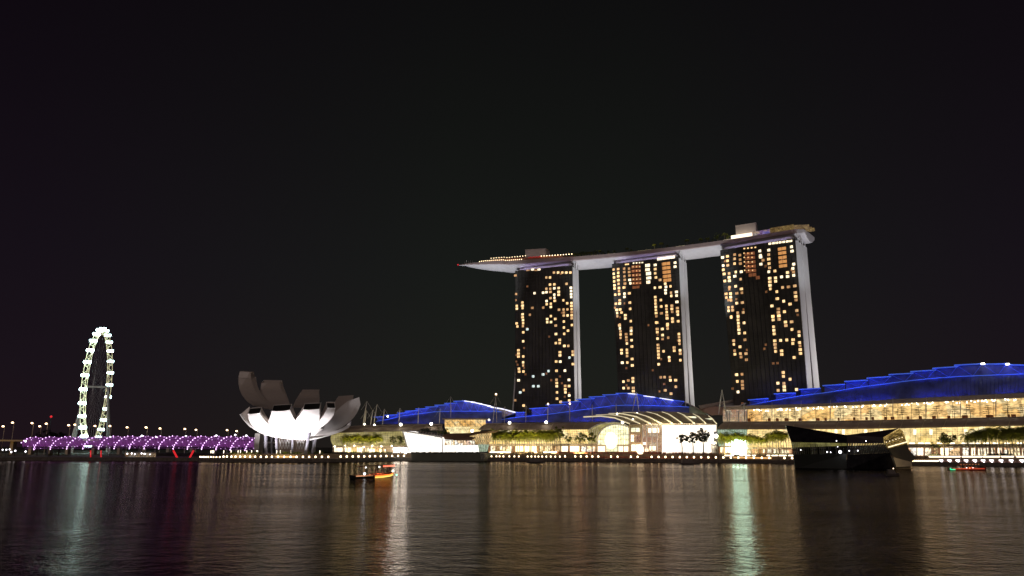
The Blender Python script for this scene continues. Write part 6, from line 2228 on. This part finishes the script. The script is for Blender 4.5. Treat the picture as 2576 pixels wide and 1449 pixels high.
# ------------------------------------------------------------------ boats
def boat(name, label, a, b, kind):
    """a = stern waterline point, b = bow waterline point"""
    L = (b - a).length
    rz = math.atan2(b.y - a.y, b.x - a.x)
    c = (a + b) / 2
    t = thing(name, label, 'boat', (c.x, c.y, 0))
    t.rotation_euler = (0, 0, 0)
    R_ = Matrix.Rotation(rz, 3, 'Z')
    def T(x, y, z): return c + R_ @ Vector((x * L, y, 0)) + Vector((0, 0, z))
    W2 = 1.9
    red = kind == 'red'
    sec = []
    for x, w, sh, kl in ((-.5, .75, 1.25, -.2), (-.42, .95, 1.0, -.5), (-.2, 1, .85, -.5), (.1, 1, .9, -.5), (.32, .85, 1.1, -.4), (.43, .5, 1.45, -.2), (.5, .06, 1.9, .3)):
        sec.append([T(x, -W2 * w, sh), T(x, -W2 * w * .82, .1), T(x, 0, kl), T(x, W2 * w * .82, .1), T(x, W2 * w, sh)])
    mb = MB(); mb.grid(sec); mb.poly(sec[0]); mb.grid([[s[0], s[-1]] for s in sec])
    part('hull', mb, M['black'] if not red else mat('red_hull', (.30, .035, .02), .4), t)
    lo, hi = (-.02, .5) if not red else (-.45, .48)
    mb = MB()
    for s in (0, 4):
        pts = []
        for q in sec:
            pts.append(q[s] + Vector((0, 0, .05)))
        mb.path(pts, .13, 5)
    part('gunwale', mb, mat('boat_rail', (.35, .15, .06), .5), t)
    if not red:
        mb = MB()
        x = -.06
        rows = []
        for i in range(12):
            x = lerp(-.06, .46, i / 11)
            w = interp([(-.2, 1), (.1, 1), (.32, .85), (.43, .5), (.5, .06)], x) * W2 + .06
            sh = interp([(-.2, .85), (.1, .9), (.32, 1.1), (.43, 1.45), (.5, 1.9)], x)
            rows.append([T(x, -w, sh - .55), T(x, -w - .02, sh + .12)])
        mb.grid(rows)
        part('orange_light_band', mb, glow('orange_band', (1.0, .20, .03), 2.2), t)
        mb = MB()
        mb.grid([[p[0] + Vector((0, -.01, -.38)), p[0]] for p in rows])
        part('yellow_light_band', mb, glow('yellow_band', (1.0, .75, .15), 1.6), t)
        mb = MB()
        mb.slab(T(-.5, -W2 * .95 - .1, .75), T(-.12, -W2 * 1.0 - .1, .75), T(-.12, -W2 * 1.0, .75), T(-.5, -W2 * .9, .75), (0, 0, .3))
        part('stern_fender_rail', mb, glow('rail_glow', (1.0, .45, .22), .9), t)
        mb = MB(); mb.ball(T(.49, 0, 2.1), .35, 7, 5); part('bow_lamp', mb, M['flood'], t)
        mb = MB(); mb.ball(T(-.32, -W2 - .1, 1.6), .38, 7, 5); part('stern_lamp', mb, glow('cool_flood', (.75, .85, 1.0), 9), t)
        for x in (-.43, -.2):
            mb = MB(); mb.path([T(x, -W2 - .05, 2.1) + Vector((math.cos(q) * .42, 0, math.sin(q) * .5)) for q in [2 * math.pi * i / 12 for i in range(12)]], .1, 5, closed=True)
            part('life_ring', mb, mat('life_ring', (.45, .25, .15), .6), t)
        mb = MB(); mb.ball(T(.5, -1.6, .7), .22, 6, 4); part('green_nav_light', mb, glow('nav_green', (.1, 1, .5), 5), t)
    else:
        mb = MB()
        mb.slab(T(-.42, -W2 - .03, .35), T(.42, -W2 * .9 - .03, .55), T(.42, -W2 * .9, .55), T(-.42, -W2, .35), (0, 0, .45))
        part('red_light_band', mb, glow('red_band', (.9, .11, .05), .5), t)
        mb = MB(); mb.ball(T(-.48, -1.6, .6), .3, 6, 4); mb.box(tuple(T(-.42, -1.9, .3)), (2.4, .3, .3), rz); part('green_nav_light', mb, glow('nav_green2', (.05, 1, .45), 1.6), t)
    # roof on posts
    r0, r1, rz_ = (-.06, .44, 4.0) if not red else (-.22, .30, 3.0)
    if not red: r0 = -.30
    mb = MB(); mb.slab(T(r0, -W2 * .95, rz_), T(r1, -W2 * .8, rz_ + .25), T(r1, W2 * .8, rz_ + .25), T(r0, W2 * .95, rz_), (0, 0, .22))
    part('roof', mb, mat('boat_roof', (.22, .09, .06), .7) if not red else mat('boat_roof_red', (.35, .10, .05), .7), t)
    for i in range(6):
        x = lerp(r0 + .01, r1 - .01, i / 5)
        for s in (-1, 1):
            mb = MB(); mb.tube(T(x, s * W2 * .8, .9), T(x, s * W2 * .8, rz_ + .02), .07, 4); part('post', mb, mat('post_wood', (.4, .2, .1), .6) if i == 0 and s == -1 else M['trunk'], t)
    mb = MB()
    n = 7
    for i in range(n):
        x = lerp(.16 if not red else r0 + .03, r1 - .02, i / (n - 1))
        mb.ball(T(x, -W2 * .9, rz_ - .1 + (.3 * (x - r0))), .27 if not red else .14, 6, 4)
    part('red_lanterns', mb, glow('lantern_red', (1.0, .14, .08), 3.5) if not red else glow('lantern_orange', (1.0, .35, .12), 2.2), t)
    mb = MB()
    for i in range(2):
        mb.ball(T((-.28, .05)[i] if not red else (-.05, .12)[i], -W2 * .86, (rz_ - .15) if not red else 1.2), .27 if not red else .2, 6, 4)
    part('white_lamps', mb, M['lampcool'], t)
    mb = MB()
    mb.slab(T(lo, -W2 * .7, .9), T(.36, -W2 * .7, .9), T(.36, W2 * .7, .9), T(lo, W2 * .7, .9), (0, 0, .1))
    for i in range(6):
        x = lerp(.0, .34, i / 5)
        mb.slab(T(x, -W2 * .7, 1.0), T(x + .02, -W2 * .7, 1.0), T(x + .02, W2 * .7, 1.0), T(x, W2 * .7, 1.0), (0, 0, .45))
    part('bench_rows', mb, mat('bench_wood', (.3, .1, .06), .7), t)
    spot(T(.05, 0, rz_ - .2), T(.05, 0, 0), 2600, (1, .32, .16), 150, .2)  # added fill lights under the roof to brighten the cabin
    spot(T(-.2, 0, rz_ - .2), T(-.2, 0, 0), 800, (1, .5, .3), 150, .2)
    return t, T
sa = onz(886, 1204.3, 0); sb = onz(989, 1199.0, 0)
bt, BT = boat('bumboat', 'wooden river boat with red lanterns and a glowing orange and yellow hull band', sa, sb, 'orange')
sa = onz(2386, 1182.0, 0); sb = onz(2481, 1182.6, 0)
rt_, RT = boat('red_boat', 'red lit passenger boat with a low roof before the right jetty', sa, sb, 'red')
seats = [(BT, -.02, 'left'), (BT, .08, ''), (BT, .17, ''), (BT, .27, ''), (BT, -.3, '')]
for i, (T_, x, _) in enumerate(seats):
    p = T_(x, -1.0 if i != 4 else -.5, 1.0)
    mb = MB(); body(mb, Vector((0, 0, 0)), 1.65, random.uniform(0, 6))
    o = bpy.data.objects.new('person', mb.mesh('person', cm2, (0, 0, 0)))
    COL.objects.link(o); o.location = p
    o['category'] = 'person'
    o['label'] = 'dark figure on the open stern of the orange lit boat' if i == 4 else 'dim passenger under the roof of the orange lit boat'
    if i != 4: o['group'] = 'passengers on the orange lit boat'
for i in range(3):
    p = RT(-.05 + .1 * i, -1.0, .95)
    o = bpy.data.objects.new('person', bpy.data.objects['person'].data)
    COL.objects.link(o); o.location = p
    o['category'] = 'person'; o['label'] = 'dim passenger on the red lit boat'; o['group'] = 'passengers on the red boat'

def small_boat(label, px, py, L, cabin, lamp=None):
    c = onz(px, py, 0)
    t = thing('small_boat', label, 'boat', (c.x, c.y, 0))
    sec = []
    for x, w, sh in ((-.5, .8, .9), (-.2, 1, .8), (.2, .95, .9), (.42, .5, 1.2), (.5, .05, 1.4)):
        sec.append([c + Vector((x * L, -1.2 * w, sh)), c + Vector((x * L, -.9 * w, 0)), c + Vector((x * L, .9 * w, 0)), c + Vector((x * L, 1.2 * w, sh))])
    mb = MB(); mb.grid(sec); mb.poly(sec[0]); mb.grid([[s[0], s[-1]] for s in sec]); part('hull', mb, mat('dull_hull', (.09, .075, .07), .6), t)
    mb = MB()
    mb.hexa([c + Vector(v) for v in ((-.38 * L, -1, .8), (.2 * L, -1, .8), (.2 * L, 1, .8), (-.38 * L, 1, .8), (-.34 * L, -.8, cabin), (.08 * L, -.8, cabin), (.08 * L, .8, cabin), (-.34 * L, .8, cabin))])
    part('cabin', mb, mat('dull_cabin', (.13, .11, .10), .6), t)
    mb = MB(); mb.tube(c + Vector((-.1 * L, 0, cabin)), c + Vector((-.1 * L, 0, cabin + 1.2)), .06, 4)
    part('mast', mb, M['black'], t)
    if lamp:
        mb = MB(); mb.ball(c + Vector((.1 * L, 0, cabin + .4)), lamp, 6, 4); part('lamp', mb, M['lamp_small'], t)
small_boat('small dark boat moored before the middle palm row', 1349, 1164, 14, 3.0)
small_boat('small dark boat moored before the giant white screen', 1735, 1168, 15, 3.2)
small_boat('small black boat with a single lamp at the corner of the black pavilion', 2246, 1197, 5.5, 2.6, .22)

# ------------------------------------------------------------------ drop unused palm prototypes
for i in range(3):
    if not used[i]:
        for c in list(protos[i].children): bpy.data.objects.remove(c)
        bpy.data.objects.remove(protos[i])
